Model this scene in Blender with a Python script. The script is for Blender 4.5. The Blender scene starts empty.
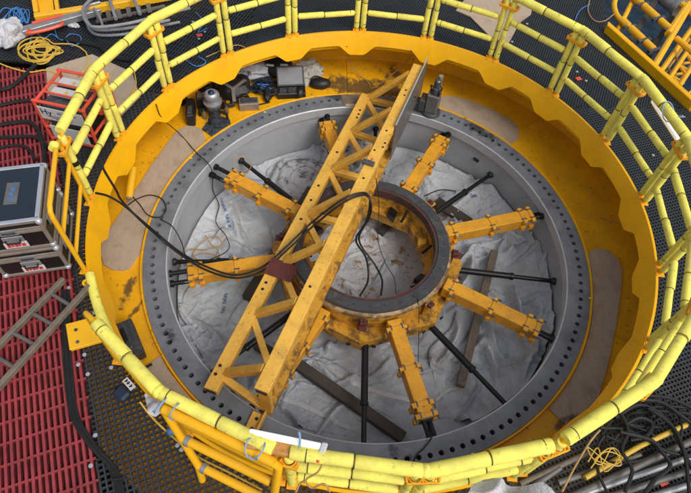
import bpy, math, random
import numpy as np
from mathutils import Vector, Matrix, noise
random.seed(7)
C = bpy.context.scene.collection
PI = math.pi
# ------------------------------------------------------------ camera (solved from the ring's ellipses)
S = 3.1
F = 563.25
CAM_R = Vector((0.99509559, 0.08145658, 0.05612119))
CAM_U = Vector((-0.09891796, 0.81943747, 0.56456839))
CAM_W = Vector((0.0, 0.56735091, -0.82347613))
CAM_O = Vector((-0.10534948, -1.4772458, 2.08913347)) * S
cd = bpy.data.cameras.new('camera'); cam = bpy.data.objects.new('camera', cd); C.objects.link(cam)
cam.matrix_world = Matrix(((CAM_R.x, CAM_U.x, -CAM_W.x, CAM_O.x), (CAM_R.y, CAM_U.y, -CAM_W.y, CAM_O.y), (CAM_R.z, CAM_U.z, -CAM_W.z, CAM_O.z), (0, 0, 0, 1)))
cd.sensor_width = 36; cd.lens = F / 691 * 36; cd.clip_end = 2000; cd.clip_start = .05
bpy.context.scene.camera = cam
# ------------------------------------------------------------ light
SUN_AZ, SUN_EL = math.radians(-44), math.radians(50)
w = bpy.data.worlds.new('World'); bpy.context.scene.world = w; w.use_nodes = True
nt = w.node_tree; bg = nt.nodes['Background']
sky = nt.nodes.new('ShaderNodeTexSky'); sky.sky_type = 'NISHITA'; sky.sun_disc = False
sky.sun_elevation = SUN_EL; sky.sun_rotation = PI / 2 - SUN_AZ; sky.dust_density = 4; sky.air_density = 1.2; sky.ozone_density = 1
hs = nt.nodes.new('ShaderNodeHueSaturation'); hs.inputs['Saturation'].default_value = .45
nt.links.new(sky.outputs[0], hs.inputs['Color']); nt.links.new(hs.outputs[0], bg.inputs['Color'])
bg.inputs['Strength'].default_value = .145
sd = bpy.data.lights.new('sun', 'SUN'); sd.energy = 1.45; sd.angle = math.radians(26); sd.color = (1, .96, .9)
sun = bpy.data.objects.new('sun', sd); C.objects.link(sun)
sv = Vector((math.cos(SUN_AZ) * math.cos(SUN_EL), math.sin(SUN_AZ) * math.cos(SUN_EL), math.sin(SUN_EL)))
sun.rotation_euler = sv.to_track_quat('Z', 'Y').to_euler()
vs = bpy.context.scene.view_settings; vs.view_transform = 'Standard'; vs.look = 'None'; vs.exposure = -.03; vs.gamma = 1

# ------------------------------------------------------------ helpers
def at(u, v, z):
    """point of the place that lies at height z under photo pixel (u, v)"""
    d = CAM_W * F + CAM_R * (u - 345.5) - CAM_U * (v - 246.5)
    return CAM_O + d * ((z - CAM_O.z) / d.z)
def pol(r, a, z=0): return Vector((r * math.cos(math.radians(a)), r * math.sin(math.radians(a)), z))
ORG = {}
class MB:
    def __init__(s): s.v = []; s.f = []
    def add(s, vs_, fs):
        o = len(s.v); s.v += [tuple(q) for q in vs_]; s.f += [tuple(i + o for i in g) for g in fs]; return s
    def box(s, c, size, ax=None, taper=1):
        ax = ax or (Vector((1, 0, 0)), Vector((0, 1, 0)), Vector((0, 0, 1)))
        c = Vector(c); x, y, z = (Vector(a) * (d / 2) for a, d in zip(ax, size))
        P = []
        for k, t in ((-1, 1), (1, taper)):
            for i, j in ((-1, -1), (1, -1), (1, 1), (-1, 1)): P.append(c + x * i * t + y * j * t + z * k)
        return s.add(P, [(3, 2, 1, 0), (4, 5, 6, 7), (0, 1, 5, 4), (1, 2, 6, 5), (2, 3, 7, 6), (3, 0, 4, 7)])
    def bar(s, p0, p1, w_, h_, up=(0, 0, 1)):
        p0 = Vector(p0); p1 = Vector(p1); d = p1 - p0; L = d.length; d = d / L
        side = d.cross(Vector(up)).normalized(); u = side.cross(d)
        return s.box((p0 + p1) / 2, (L, w_, h_), (d, -side, u))
    def tube(s, pts, r, n=8, cap=True):
        pts = [Vector(p) for p in pts]; m = len(pts); rs = r if isinstance(r, (list, tuple)) else [r] * m
        P = []; nrm = None
        for i, p in enumerate(pts):
            t = (pts[min(i + 1, m - 1)] - pts[max(i - 1, 0)])
            t = t.normalized() if t.length > 1e-9 else Vector((0, 0, 1))
            if nrm is None: nrm = t.cross(Vector((0, 0, 1))); nrm = nrm if nrm.length > .05 else t.cross(Vector((1, 0, 0)))
            nrm = (nrm - t * nrm.dot(t)).normalized(); b = t.cross(nrm)
            for k in range(n):
                a = 2 * PI * k / n; P.append(p + (nrm * math.cos(a) + b * math.sin(a)) * rs[i])
        fs = [(i * n + k, i * n + (k + 1) % n, (i + 1) * n + (k + 1) % n, (i + 1) * n + k) for i in range(m - 1) for k in range(n)]
        if cap: fs += [tuple(range(n))[::-1], tuple(range((m - 1) * n, m * n))]
        return s.add(P, fs)
    def lathe(s, prof, c=(0, 0, 0), n=24, axis=None, a0=0, a1=2 * PI, close=False):
        c = Vector(c); full = abs(a1 - a0 - 2 * PI) < 1e-6; m = n if full else n + 1
        if axis is None: X, Y, Z = Vector((1, 0, 0)), Vector((0, 1, 0)), Vector((0, 0, 1))
        else:
            Z = Vector(axis).normalized(); X = Z.orthogonal().normalized(); Y = Z.cross(X)
        P = []
        for k in range(m):
            a = a0 + (a1 - a0) * k / n
            for r, z in prof: P.append(c + (X * math.cos(a) + Y * math.sin(a)) * r + Z * z)
        q = len(prof); fs = []
        for k in range(n):
            k2 = (k + 1) % m if full else k + 1
            for j in range(q if close else q - 1):
                j2 = (j + 1) % q; fs.append((k * q + j, k2 * q + j, k2 * q + j2, k * q + j2))
        if close and not full: fs += [tuple(range(q)), tuple(range((m - 1) * q, m * q))[::-1]]
        return s.add(P, fs)
    def prism(s, poly, z0, z1):
        n = len(poly); A = sum(poly[i][0] * poly[(i + 1) % n][1] - poly[(i + 1) % n][0] * poly[i][1] for i in range(n))
        if A < 0: poly = poly[::-1]
        P = [(p[0], p[1], z0) for p in poly] + [(p[0], p[1], z1) for p in poly]
        return s.add(P, [tuple(range(n))[::-1], tuple(range(n, 2 * n))] + [(i, (i + 1) % n, n + (i + 1) % n, n + i) for i in range(n)])
    def ball(s, c, r, n=10, sc=(1, 1, 1), ax=None):
        P = []; c = Vector(c); m = n // 2 + 1
        ax = ax or (Vector((1, 0, 0)), Vector((0, 1, 0)), Vector((0, 0, 1)))
        for i in range(m):
            t = PI * i / (m - 1)
            for k in range(n):
                a = 2 * PI * k / n
                P.append(c + ax[0] * r * sc[0] * math.sin(t) * math.cos(a) + ax[1] * r * sc[1] * math.sin(t) * math.sin(a) + ax[2] * r * sc[2] * math.cos(t))
        return s.add(P, [(i * n + k, (i + 1) * n + k, (i + 1) * n + (k + 1) % n, i * n + (k + 1) % n) for i in range(m - 1) for k in range(n)])
    def build(s, name, m, parent=None, smooth=False, bevel=0, seg=1):
        me = bpy.data.meshes.new(name)
        V = np.array(s.v, dtype=float); lo = V.min(0); hi = V.max(0); org = Vector(((lo[0] + hi[0]) / 2, (lo[1] + hi[1]) / 2, lo[2]))
        V = V - np.array(org)
        me.from_pydata(V.tolist(), [], s.f); me.validate(); me.materials.append(m)
        o = bpy.data.objects.new(name, me); C.objects.link(o)
        if smooth:
            me.polygons.foreach_set('use_smooth', [True] * len(me.polygons)); me.set_sharp_from_angle(angle=math.radians(38))
        if bevel:
            b = o.modifiers.new('bevel', 'BEVEL'); b.width = bevel; b.segments = seg; b.limit_method = 'ANGLE'; b.angle_limit = math.radians(40)
        ORG[o] = org
        if parent is not None: o.parent = parent; o.location = org - ORG[parent]
        else: o.location = org
        return o
def tag(o, label, cat, group=None):
    assert not label or len(label.split()) <= 16, label
    o['label'] = label; o['category'] = cat
    if group: o['group'] = group
    return o
def thing(name, loc, label, cat, group=None):
    o = bpy.data.objects.new(name, None); C.objects.link(o); o.location = loc; o.empty_display_size = .1
    ORG[o] = Vector(loc); return tag(o, label, cat, group)
def struct(o): o['kind'] = 'structure'; return o
def stuff(o): o['kind'] = 'stuff'; return o
def spline(pts, n=8):
    pts = [Vector(p) for p in pts]; P = [pts[0] * 2 - pts[1]] + pts + [pts[-1] * 2 - pts[-2]]; out = []
    for i in range(1, len(P) - 2):
        a, b, c, d = P[i - 1:i + 3]
        for k in range(n):
            t = k / n; out.append(.5 * ((2 * b) + (c - a) * t + (2 * a - 5 * b + 4 * c - d) * t * t + (3 * b - 3 * c + d - a) * t ** 3))
    return out + [pts[-1]]
def px(pts, z=None, n=8): return spline([at(p[0], p[1], p[2] if len(p) > 2 else z) for p in pts], n)

# ------------------------------------------------------------ materials
def mat(name, col, rough=.55, metal=0, var=.12, vs_=3., dirt=None, dirt2=None, bump=.0, bs=40., stretch=None, spec=None, coat=0, emis=None, alpha=1.):
    m = bpy.data.materials.new(name); m.use_nodes = True; nt = m.node_tree; N = nt.nodes; L = nt.links
    b = N['Principled BSDF']; b.inputs['Roughness'].default_value = rough; b.inputs['Metallic'].default_value = metal
    if spec is not None: b.inputs['Specular IOR Level'].default_value = spec
    if coat: b.inputs['Coat Weight'].default_value = coat; b.inputs['Coat Roughness'].default_value = .25
    g = N.new('ShaderNodeNewGeometry'); pos = g.outputs['Position']
    if stretch:
        mp = N.new('ShaderNodeMapping'); mp.inputs['Scale'].default_value = stretch; L.new(pos, mp.inputs['Vector']); pos2 = mp.outputs[0]
    else: pos2 = pos
    def noi(sc, det=4, r=.6, src=None):
        n = N.new('ShaderNodeTexNoise'); n.inputs['Scale'].default_value = sc; n.inputs['Detail'].default_value = det; n.inputs['Roughness'].default_value = r
        L.new(src or pos, n.inputs['Vector']); return n.outputs['Fac']
    def ramp(f, a, b_, smooth=False):
        r = N.new('ShaderNodeMapRange'); r.inputs['From Min'].default_value = a; r.inputs['From Max'].default_value = b_; r.clamp = True
        L.new(f, r.inputs['Value']); return r.outputs[0]
    def mix(f, A, B):
        x = N.new('ShaderNodeMix'); x.data_type = 'RGBA'
        if isinstance(f, (int, float)): x.inputs[0].default_value = f
        else: L.new(f, x.inputs[0])
        for i, q in ((6, A), (7, B)):
            if isinstance(q, tuple): x.inputs[i].default_value = (*q, 1)
            else: L.new(q, x.inputs[i])
        return x.outputs[2]
    lo = tuple(c * (1 - var) for c in col); hi = tuple(min(1, c * (1 + var)) for c in col)
    c = mix(ramp(noi(vs_, 6, .65, pos2), .3, .7), lo, hi)
    rf = None
    for d in (dirt, dirt2):
        if d:
            dc, amt, sc = d[:3]; sharp = d[3] if len(d) > 3 else .08
            f = ramp(noi(sc, 8, .7), 1 - amt - sharp, 1 - amt + sharp)
            x = N.new('ShaderNodeMath'); x.operation = 'MULTIPLY'; x.inputs[1].default_value = d[4] if len(d) > 4 else .85; L.new(f, x.inputs[0])
            c = mix(x.outputs[0], c, dc)
    L.new(c, b.inputs['Base Color'])
    rr = ramp(noi(vs_ * 2.3, 4), .2, .8); mr = N.new('ShaderNodeMapRange'); mr.inputs['To Min'].default_value = max(.05, rough - .12); mr.inputs['To Max'].default_value = min(1, rough + .14)
    L.new(rr, mr.inputs['Value']); L.new(mr.outputs[0], b.inputs['Roughness'])
    if bump:
        bp = N.new('ShaderNodeBump'); bp.inputs['Strength'].default_value = bump; bp.inputs['Distance'].default_value = .01
        L.new(noi(bs, 5), bp.inputs['Height']); L.new(bp.outputs[0], b.inputs['Normal'])
    if emis: b.inputs['Emission Color'].default_value = (*emis[:3], 1); b.inputs['Emission Strength'].default_value = emis[3]
    if alpha < 1: b.inputs['Alpha'].default_value = alpha
    return m
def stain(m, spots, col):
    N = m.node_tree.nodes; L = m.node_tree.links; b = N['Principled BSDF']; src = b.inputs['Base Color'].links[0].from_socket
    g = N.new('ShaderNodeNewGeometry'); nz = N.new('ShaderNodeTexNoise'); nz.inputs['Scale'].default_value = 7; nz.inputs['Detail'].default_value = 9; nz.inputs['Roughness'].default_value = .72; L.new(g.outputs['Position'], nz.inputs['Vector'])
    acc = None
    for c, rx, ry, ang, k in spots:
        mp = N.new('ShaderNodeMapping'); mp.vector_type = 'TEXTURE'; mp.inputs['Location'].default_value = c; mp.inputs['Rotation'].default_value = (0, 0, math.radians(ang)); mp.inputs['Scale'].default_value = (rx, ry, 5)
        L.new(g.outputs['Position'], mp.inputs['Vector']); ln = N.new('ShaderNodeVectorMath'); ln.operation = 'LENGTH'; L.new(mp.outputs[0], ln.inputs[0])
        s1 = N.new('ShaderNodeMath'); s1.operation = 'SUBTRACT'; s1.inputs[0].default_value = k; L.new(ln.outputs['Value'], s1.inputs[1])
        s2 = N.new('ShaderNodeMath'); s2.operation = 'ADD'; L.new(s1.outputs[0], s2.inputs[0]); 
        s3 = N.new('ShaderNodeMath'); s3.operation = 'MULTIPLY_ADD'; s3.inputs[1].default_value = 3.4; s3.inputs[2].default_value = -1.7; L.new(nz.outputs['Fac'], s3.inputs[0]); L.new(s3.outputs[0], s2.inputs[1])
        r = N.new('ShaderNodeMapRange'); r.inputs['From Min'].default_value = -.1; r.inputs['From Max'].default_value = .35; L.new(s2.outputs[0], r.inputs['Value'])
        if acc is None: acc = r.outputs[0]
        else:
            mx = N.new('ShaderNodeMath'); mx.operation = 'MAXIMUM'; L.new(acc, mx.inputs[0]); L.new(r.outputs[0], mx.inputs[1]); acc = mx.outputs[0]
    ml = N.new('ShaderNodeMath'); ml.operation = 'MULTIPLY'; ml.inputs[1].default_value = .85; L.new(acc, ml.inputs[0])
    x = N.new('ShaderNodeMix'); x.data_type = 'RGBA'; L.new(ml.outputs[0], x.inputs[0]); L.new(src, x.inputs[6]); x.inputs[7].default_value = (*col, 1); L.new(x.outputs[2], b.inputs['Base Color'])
RUST = (.09, .04, .02); GRIME = (.035, .03, .025)
M = dict(
 ring=mat('amber_paint', (.88, .445, .002), .42, var=.05, dirt=((.5, .23, .01), .40, 2.2, .12, .35), dirt2=(GRIME, .30, 17, .02, .6), bump=.05, spec=.35),
 trough=mat('amber_floor_paint', (.90, .435, .006), .42, var=.08, dirt=((.46, .23, .03), .42, 1.6, .14, .5), dirt2=(GRIME, .365, 14, .03, .7), bump=.08, spec=.4),
 truss=mat('worn_yellow_paint', (.79, .445, .07), .5, var=.10, dirt=((.46, .25, .05), .42, 4, .12, .6), dirt2=((.10, .06, .03), .375, 24, .05, .75), bump=.12, bs=60, spec=.4),
 arm=mat('orange_yellow_paint', (.72, .335, .018), .45, var=.10, dirt=((.40, .19, .02), .43, 5, .1, .6), dirt2=((.04, .025, .015), .35, 22, .04, .8), bump=.12, bs=60),
 drum=mat('dirty_yellow_paint', (.62, .31, .025), .5, var=.15, dirt=((.10, .05, .02), .47, 6, .07, .85), dirt2=((.02, .015, .01), .36, 14, .04, .9), bump=.15, bs=60),
 flange=mat('grey_primer', (.178, .194, .220), .42, var=.12, vs_=2, dirt=((.09, .098, .11), .45, 3.2, .09, .6), dirt2=((.24, .25, .27), .36, 9, .03, .4), bump=.05, stretch=(1, 1, 1)),
 wall=mat('grey_wall_paint', (.38, .395, .415), .55, var=.05, dirt=((.24, .24, .24), .42, 2, .1, .5), bump=.03),
 bevel=mat('bright_machined_steel', (.46, .48, .50), .4, .15, var=.08, dirt=((.28, .28, .28), .4, 3, .1, .5)),
 steel=mat('galvanised_steel', (.32, .335, .35), .48, .5, var=.14, vs_=9, dirt=((.2, .2, .2), .38, 6, .1, .6)),
 dsteel=mat('dark_machine_steel', (.10, .11, .12), .4, .5, var=.3, vs_=12, dirt=((.25, .26, .27), .4, 14, .05, .6)),
 black=mat('black_rubber', (.012, .012, .013), .5, var=.3, vs_=10),
 cable=mat('black_cable_sheath', (.007, .007, .008), .62, var=.3, vs_=10),
 rod=mat('black_steel_strut', (.012, .012, .014), .35, .3, var=.3, vs_=12),
 bearing=mat('bearing_rubber', (.045, .048, .054), .5, var=.2, vs_=5, dirt=((.14, .13, .12), .40, 9, .05, .5), dirt2=((.08, .045, .025), .40, 6, .05, .7), bump=.12),
 seal=mat('red_seal', (.11, .028, .025), .6, var=.3, vs_=9, dirt=((.04, .028, .02), .52, 9, .05, .9), dirt2=((.4, .3, .2), .34, 25, .03, .8)),
 cream=mat('bare_primer_scuffs', (.38, .26, .12), .6, var=.25, vs_=10, dirt=((.10, .06, .03), .52, 7, .06, .9)),
 tarp=mat('grey_white_tarpaulin', (.43, .46, .505), .52, var=.10, vs_=2.5, dirt=((.28, .29, .31), .42, 3, .12, .6), dirt2=((.16, .155, .15), .35, 12, .04, .55), bump=.35, bs=9, spec=.42),
 tarp2=mat('pale_tarpaulin', (.51, .545, .585), .52, var=.10, vs_=2.5, dirt=((.30, .27, .22), .42, 3, .12, .6), dirt2=((.18, .15, .12), .35, 15, .04, .55), bump=.35, bs=9, spec=.42),
 muddy=mat('muddy_tarpaulin', (.48, .48, .50), .5, var=.08, dirt=((.30, .17, .06), .42, 4.5, .02, .9), dirt2=((.07, .045, .03), .36, 7, .03, .9), bump=.2, bs=20),
 sooty=mat('sooty_tarpaulin', (.38, .39, .41), .55, var=.15, vs_=5, dirt=((.05, .05, .05), .44, 6, .04, .85), bump=.25, bs=20),
 seam=mat('white_welded_seam', (.52, .53, .54), .45, var=.1, vs_=15),
 blueprint=mat('blue_print', (.07, .17, .36), .5, var=.3, vs_=30),
 timber=mat('dark_wet_timber', (.055, .044, .035), .65, var=.25, vs_=6, stretch=(1, 1, 6), bump=.3, bs=50),
 timber2=mat('grey_brown_timber', (.155, .125, .095), .7, var=.25, vs_=14, bump=.3, bs=60),
 ply=mat('pale_plywood', (.45, .345, .245), .65, var=.08, vs_=3, dirt=((.30, .21, .15), .42, 4, .08, .6), dirt2=((.06, .04, .03), .27, 14, .03, .6), bump=.12, stretch=(9, 1, 1)),
 foam=mat('pale_yellow_foam', (.92, .83, .15), .75, var=.07, vs_=5, dirt=((.60, .54, .13), .46, 4, .10, .6), dirt2=((.22, .19, .07), .37, 18, .05, .6), bump=.25, bs=45, spec=.2),
 tie=mat('dark_cable_tie', (.05, .045, .02), .6),
 clampy=mat('orange_clamp_paint', (.85, .38, .01), .45, var=.1),
 rail=mat('yellow_rail_paint', (.86, .45, .01), .38, var=.06, dirt=((.5, .26, .02), .36, 6, .1, .5), dirt2=((.03, .02, .01), .25, 30, .02, .8)),
 red=mat('red_frp_grating', (.31, .04, .046), .5, var=.15, vs_=4, dirt=((.15, .02, .025), .44, 5, .1, .7), dirt2=((.3, .15, .13), .33, 15, .03, .5)),
 redunder=mat('dark_red_underplate', (.07, .018, .018), .8, var=.3),
 grate=mat('black_frp_grating', (.026, .030, .034), .45, var=.25, vs_=6, dirt=((.05, .05, .05), .37, 8, .05, .6)),
 matblack=mat('dark_deck_mat', (.019, .022, .026), .5, var=.25, vs_=5, dirt=((.07, .07, .07), .35, 9, .05, .6)),
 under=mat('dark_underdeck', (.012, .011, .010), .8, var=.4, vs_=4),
 underyellow=mat('underdeck_yellow', (.14, .07, .012), .7, var=.4, vs_=3, dirt=((.03, .02, .01), .5, 4, .1, .8)),
 sea=mat('sea_water', (.007, .022, .042), .22, var=.9, vs_=.9, bump=1., bs=1.6, spec=.18),
 blue=mat('blue_rope_plastic', (.05, .2, .5), .5), bluedark=mat('navy_plastic', (.012, .025, .05), .45, var=.15),
 ropey=mat('yellow_cable', (.62, .40, .05), .5, var=.15, vs_=12), ropeo=mat('orange_brown_cord', (.42, .25, .09), .6, var=.2, vs_=12),
 tape=mat('pale_blue_tape', (.22, .38, .60), .5), navy=mat('navy_case_panel', (.012, .022, .036), .5, var=.1, dirt=((.1, .12, .14), .26, 40, .02, .5)),
 alu=mat('aluminium_trim', (.50, .54, .60), .35, .5, var=.1), tan=mat('aged_case_edge', (.30, .26, .22), .5, .4, var=.15, vs_=8),
 caseblk=mat('black_case_panel', (.008, .008, .009), .45, var=.2), label=mat('white_label', (.62, .60, .57), .5, var=.06, vs_=20),
 redprint=mat('red_print', (.55, .04, .04), .5), redframe=mat('red_frame_paint', (.72, .09, .045), .4, var=.12, dirt=((.15, .03, .02), .36, 12, .05, .7)),
 white=mat('white_fabric', (.55, .55, .58), .8, var=.06, bump=.2, bs=25, dirt=((.4, .38, .35), .36, 6, .08, .5)), cloth=mat('stained_cloth', (.48, .44, .39), .8, var=.15, vs_=8, dirt=((.2, .14, .1), .4, 8, .06, .7), bump=.3),
 orange=mat('burnt_orange_lamp_body', (.55, .25, .05), .5, var=.3, vs_=14, dirt=((.25, .15, .08), .45, 14, .05, .7)),
 lamp=mat('lit_tube', (.8, .8, .78), .4, var=.03, emis=(1, .96, .88, .36)), glass=mat('lamp_end_glass', (.5, .52, .54), .2),
 oxide=mat('red_oxide_plate', (.10, .022, .018), .6, var=.25, vs_=9, dirt=((.2, .08, .05), .38, 20, .03, .6), bump=.1),
 gplate=mat('dull_grey_plate', (.17, .165, .16), .4, .4, var=.2, vs_=5, dirt=((.28, .26, .24), .4, 6, .1, .6)),
 foil=mat('dark_crumpled_foil', (.07, .085, .10), .25, .4, var=.5, vs_=25, bump=.6, bs=30), yell=mat('yellow_marker', (.85, .75, .02), .6),
 screen=mat('dim_screen', (.15, .155, .165), .25, dirt=((.25, .2, .12), .26, 25, .03, .8)), clear=mat('amber_bottle_glass', (.18, .12, .06), .15),
 paper=mat('pale_panel', (.55, .56, .55), .5, var=.06),
 skin=mat('pipe_steel', (.14, .135, .13), .55, .3, var=.2, vs_=8, dirt=((.22, .15, .09), .4, 7, .08, .6)))

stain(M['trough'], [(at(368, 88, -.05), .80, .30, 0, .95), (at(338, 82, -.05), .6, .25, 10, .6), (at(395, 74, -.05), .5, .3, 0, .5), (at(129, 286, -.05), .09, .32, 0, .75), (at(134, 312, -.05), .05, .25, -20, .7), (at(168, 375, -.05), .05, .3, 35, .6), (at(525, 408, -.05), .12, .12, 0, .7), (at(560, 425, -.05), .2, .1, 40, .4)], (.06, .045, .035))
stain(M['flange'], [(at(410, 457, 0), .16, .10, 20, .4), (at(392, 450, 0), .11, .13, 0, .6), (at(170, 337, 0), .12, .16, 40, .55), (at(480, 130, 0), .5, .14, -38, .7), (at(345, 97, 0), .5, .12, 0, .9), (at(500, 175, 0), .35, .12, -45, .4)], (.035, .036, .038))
stain(M['ply'], [(at(570, 420, -.04), .14, .10, 30, .7)], (.06, .035, .02))
def crumple(m, sc=3.2, dist=.03, st=.75):
    N = m.node_tree.nodes; L = m.node_tree.links; b = N['Principled BSDF']; g = N.new('ShaderNodeNewGeometry'); acc = None
    for k, (s_, w_) in enumerate(((sc, 1.), (sc * 2.6, .45), (sc * 6, .18))):
        n = N.new('ShaderNodeTexNoise'); n.inputs['Scale'].default_value = s_; n.inputs['Detail'].default_value = 1.5; n.inputs['Distortion'].default_value = .9; L.new(g.outputs['Position'], n.inputs['Vector'])
        a = N.new('ShaderNodeMath'); a.operation = 'SUBTRACT'; a.inputs[1].default_value = .5; L.new(n.outputs['Fac'], a.inputs[0])
        c = N.new('ShaderNodeMath'); c.operation = 'ABSOLUTE'; L.new(a.outputs[0], c.inputs[0]); d = N.new('ShaderNodeMath'); d.operation = 'MULTIPLY_ADD'; d.inputs[1].default_value = -w_ * 3
        L.new(c.outputs[0], d.inputs[0])
        if acc: L.new(acc, d.inputs[2])
        else: d.inputs[2].default_value = 1
        acc = d.outputs[0]
    bp = N.new('ShaderNodeBump'); bp.inputs['Strength'].default_value = st; bp.inputs['Distance'].default_value = dist; L.new(acc, bp.inputs['Height'])
    old = b.inputs['Normal'].links
    if old: L.new(old[0].from_socket, bp.inputs['Normal'])
    L.new(bp.outputs[0], b.inputs['Normal'])
for k in ('tarp', 'tarp2', 'muddy', 'sooty'): crumple(M[k], 2.4, .034, .7)
for k in ('white', 'cloth'): crumple(M[k], 6, .02)
# ------------------------------------------------------------ setting: sea, under-deck, gratings
DZ = .94
sea = MB(); sea.add([(-400, -400, -19), (400, -400, -19), (400, 400, -19), (-400, 400, -19)], [(0, 1, 2, 3)]); struct(sea.build('sea', M['sea']))
EDGE = [(4.45, 8.), (3.86, 5.1), (3.67, 4.13), (4.60, 2.38), (4.8, 2.2), (9.5, 1.7)]
def clip_poly(poly, a, b):  # keep left of a->b
    out = []
    for i in range(len(poly)):
        p, q = poly[i], poly[(i + 1) % len(poly)]
        f = lambda t: (b[0] - a[0]) * (t[1] - a[1]) - (b[1] - a[1]) * (t[0] - a[0])
        fp, fq = f(p), f(q)
        if fp >= 0: out.append(p)
        if fp * fq < 0: t = fp / (fp - fq); out.append((p[0] + (q[0] - p[0]) * t, p[1] + (q[1] - p[1]) * t))
    return out
RHOLE = 3.515
def segs(poly, o, d, rh=RHOLE):
    """pieces of the line o + t d inside a polygon (even-odd) and outside the ring"""
    ts = []; n = len(poly)
    for i in range(n):
        a, b = poly[i], poly[(i + 1) % n]; nx, ny = -d[1], d[0]
        fa = nx * (a[0] - o[0]) + ny * (a[1] - o[1]); fb = nx * (b[0] - o[0]) + ny * (b[1] - o[1])
        if (fa >= 0) != (fb >= 0):
            k = fa / (fa - fb); x, y = a[0] + (b[0] - a[0]) * k, a[1] + (b[1] - a[1]) * k; ts.append(d[0] * (x - o[0]) + d[1] * (y - o[1]))
    ts.sort(); out = []
    tc = -(o[0] * d[0] + o[1] * d[1]); dd = (o[0] + tc * d[0]) ** 2 + (o[1] + tc * d[1]) ** 2
    for t0, t1 in zip(ts[::2], ts[1::2]):
        if dd < rh * rh:
            h = math.sqrt(rh * rh - dd); c0, c1 = tc - h, tc + h
            if t0 < c0: out.append((t0, min(t1, c0)))
            if t1 > c1: out.append((max(t0, c1), t1))
        else: out.append((t0, t1))
    return [q for q in out if q[1] - q[0] > .02]
def grating(name, poly, ang, s1, s2, w1, w2, m, z=DZ, d1=.04, d2=.036):
    n = len(poly); A = sum(poly[i][0] * poly[(i + 1) % n][1] - poly[(i + 1) % n][0] * poly[i][1] for i in range(n))
    if A < 0: poly = poly[::-1]
    mb = MB()
    for aa, sp, wd, dp, dz in ((ang, s1, w1, d1, 0), (ang + 90, s2, w2, d2, -.003)):
        if not sp: continue
        d = (math.cos(math.radians(aa)), math.sin(math.radians(aa))); nn = (-d[1], d[0])
        us = [p[0] * nn[0] + p[1] * nn[1] for p in poly]; k = math.ceil(min(us) / sp)
        while k * sp < max(us):
            o = (nn[0] * k * sp, nn[1] * k * sp)
            for a, b in segs(poly, o, d):
                mb.bar((o[0] + d[0] * a, o[1] + d[1] * a, z - dp / 2 + dz), (o[0] + d[0] * b, o[1] + d[1] * b, z - dp / 2 + dz), wd, dp)
            k += 1
    return struct(mb.build(name, m))
LA = (-4.94, 1.92); LD = Vector((.425, -.905)).normalized()
def lp(t): return (LA[0] + LD.x * t, LA[1] + LD.y * t)
PERP = (-.905, -.425)
redpoly = [lp(.12), lp(10.5), (-7.5, -7.5), (-9., -2.), (-8.5, 1.75), (-6.8, 1.78)]
RA = math.degrees(math.atan2(LD.y, LD.x))
grating('red_deck_grating', redpoly, RA, .056, .205, .026, .018, M['red'], d1=.05)
nl = pol(3.3, -128)[:2]; ml = pol(3.3, -101)[:2]
grating('black_square_grating_near_left', [lp(3.63), lp(10.5), (-.95, -7.5), (-.95, -3.0), (-2., -2.)], RA + 2, .054, .054, .018, .018, M['grate'])
grating('black_grating_near', [(-.94, -7.5), (1.5, -7.5), (1.5, -2.), (-.94, -2.)], 62, .054, .054, .018, .018, M['grate'])
grating('black_grating_strip_left', [lp(.0), lp(3.62), (-2., -2.), (-2., 1.3)], RA + 1, .058, .058, .020, .020, M['grate'])
right = [(1.51, -7.5), (9.5, -7.5), (9.5, 1.68), (4.8, 2.18), (4.60, 2.36), (4.58, 2.38), (1.51, 2.)]
grating('black_grating_right', right, 24, .044, .044, .020, .020, M['grate'])
grating('black_grating_far_right', [(1.2, 1.9), (4.57, 2.39), (3.66, 4.13), (3.84, 5.1), (4.4, 8.), (1.2, 8.)], 71, .037, .041, .021, .017, M['matblack'])
grating('black_mat_far', [(1.195, 2.), (1.195, 8.), (-2.2, 8.), (-2.2, 1.)], 71, .037, .041, .021, .017, M['matblack'])
grating('ribbed_black_mat_far_left', [(-2.205, 1.35), (-2.205, 8.), (-9., 8.), (-9., 1.85), (-4.98, 1.95)], 74, .05, .11, .026, .016, M['matblack'])
# closed plates under the open gratings, and the deck edge plate
def annulus_poly(name, poly, z, m, rh):
    """flat plate cut round the ring: fan of quads between the circle and the polygon's rays"""
    mb = MB(); n = 180; P = []
    for k in range(n):
        a = 2 * PI * k / n; d = (math.cos(a), math.sin(a)); t1 = 1e9
        for i in range(len(poly)):
            p, q = poly[i], poly[(i + 1) % len(poly)]; ex, ey = q[0] - p[0], q[1] - p[1]; den = d[0] * ey - d[1] * ex
            if abs(den) < 1e-9: continue
            t = (p[0] * ey - p[1] * ex) / den; s_ = (p[0] * d[1] - p[1] * d[0]) / den
            if t > 0 and -1e-6 <= s_ <= 1 + 1e-6: t1 = min(t1, t)
        P += [(d[0] * rh, d[1] * rh, z), (d[0] * t1, d[1] * t1, z), (d[0] * t1, d[1] * t1, z - .05), (d[0] * rh, d[1] * rh, z - .05)]
    fs = []
    for k in range(n):
        a, b = 4 * k, 4 * ((k + 1) % n)
        for j in range(4): fs.append((a + j, b + j, b + (j + 1) % 4, a + (j + 1) % 4))
    mb.add(P, fs); return struct(mb.build(name, m))
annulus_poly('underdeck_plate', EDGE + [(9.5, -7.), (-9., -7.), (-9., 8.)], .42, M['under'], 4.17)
mb = MB(); mb.prism([lp(.1), lp(9.), (-7.5, -7.), (-9., -2.), (-8.5, 1.75)], .80, .84); struct(mb.build('red_grating_tray', M['redunder']))
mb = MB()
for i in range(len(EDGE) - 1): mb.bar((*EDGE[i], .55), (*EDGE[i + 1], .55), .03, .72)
struct(mb.build('deck_edge_plate', M['under']))
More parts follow.
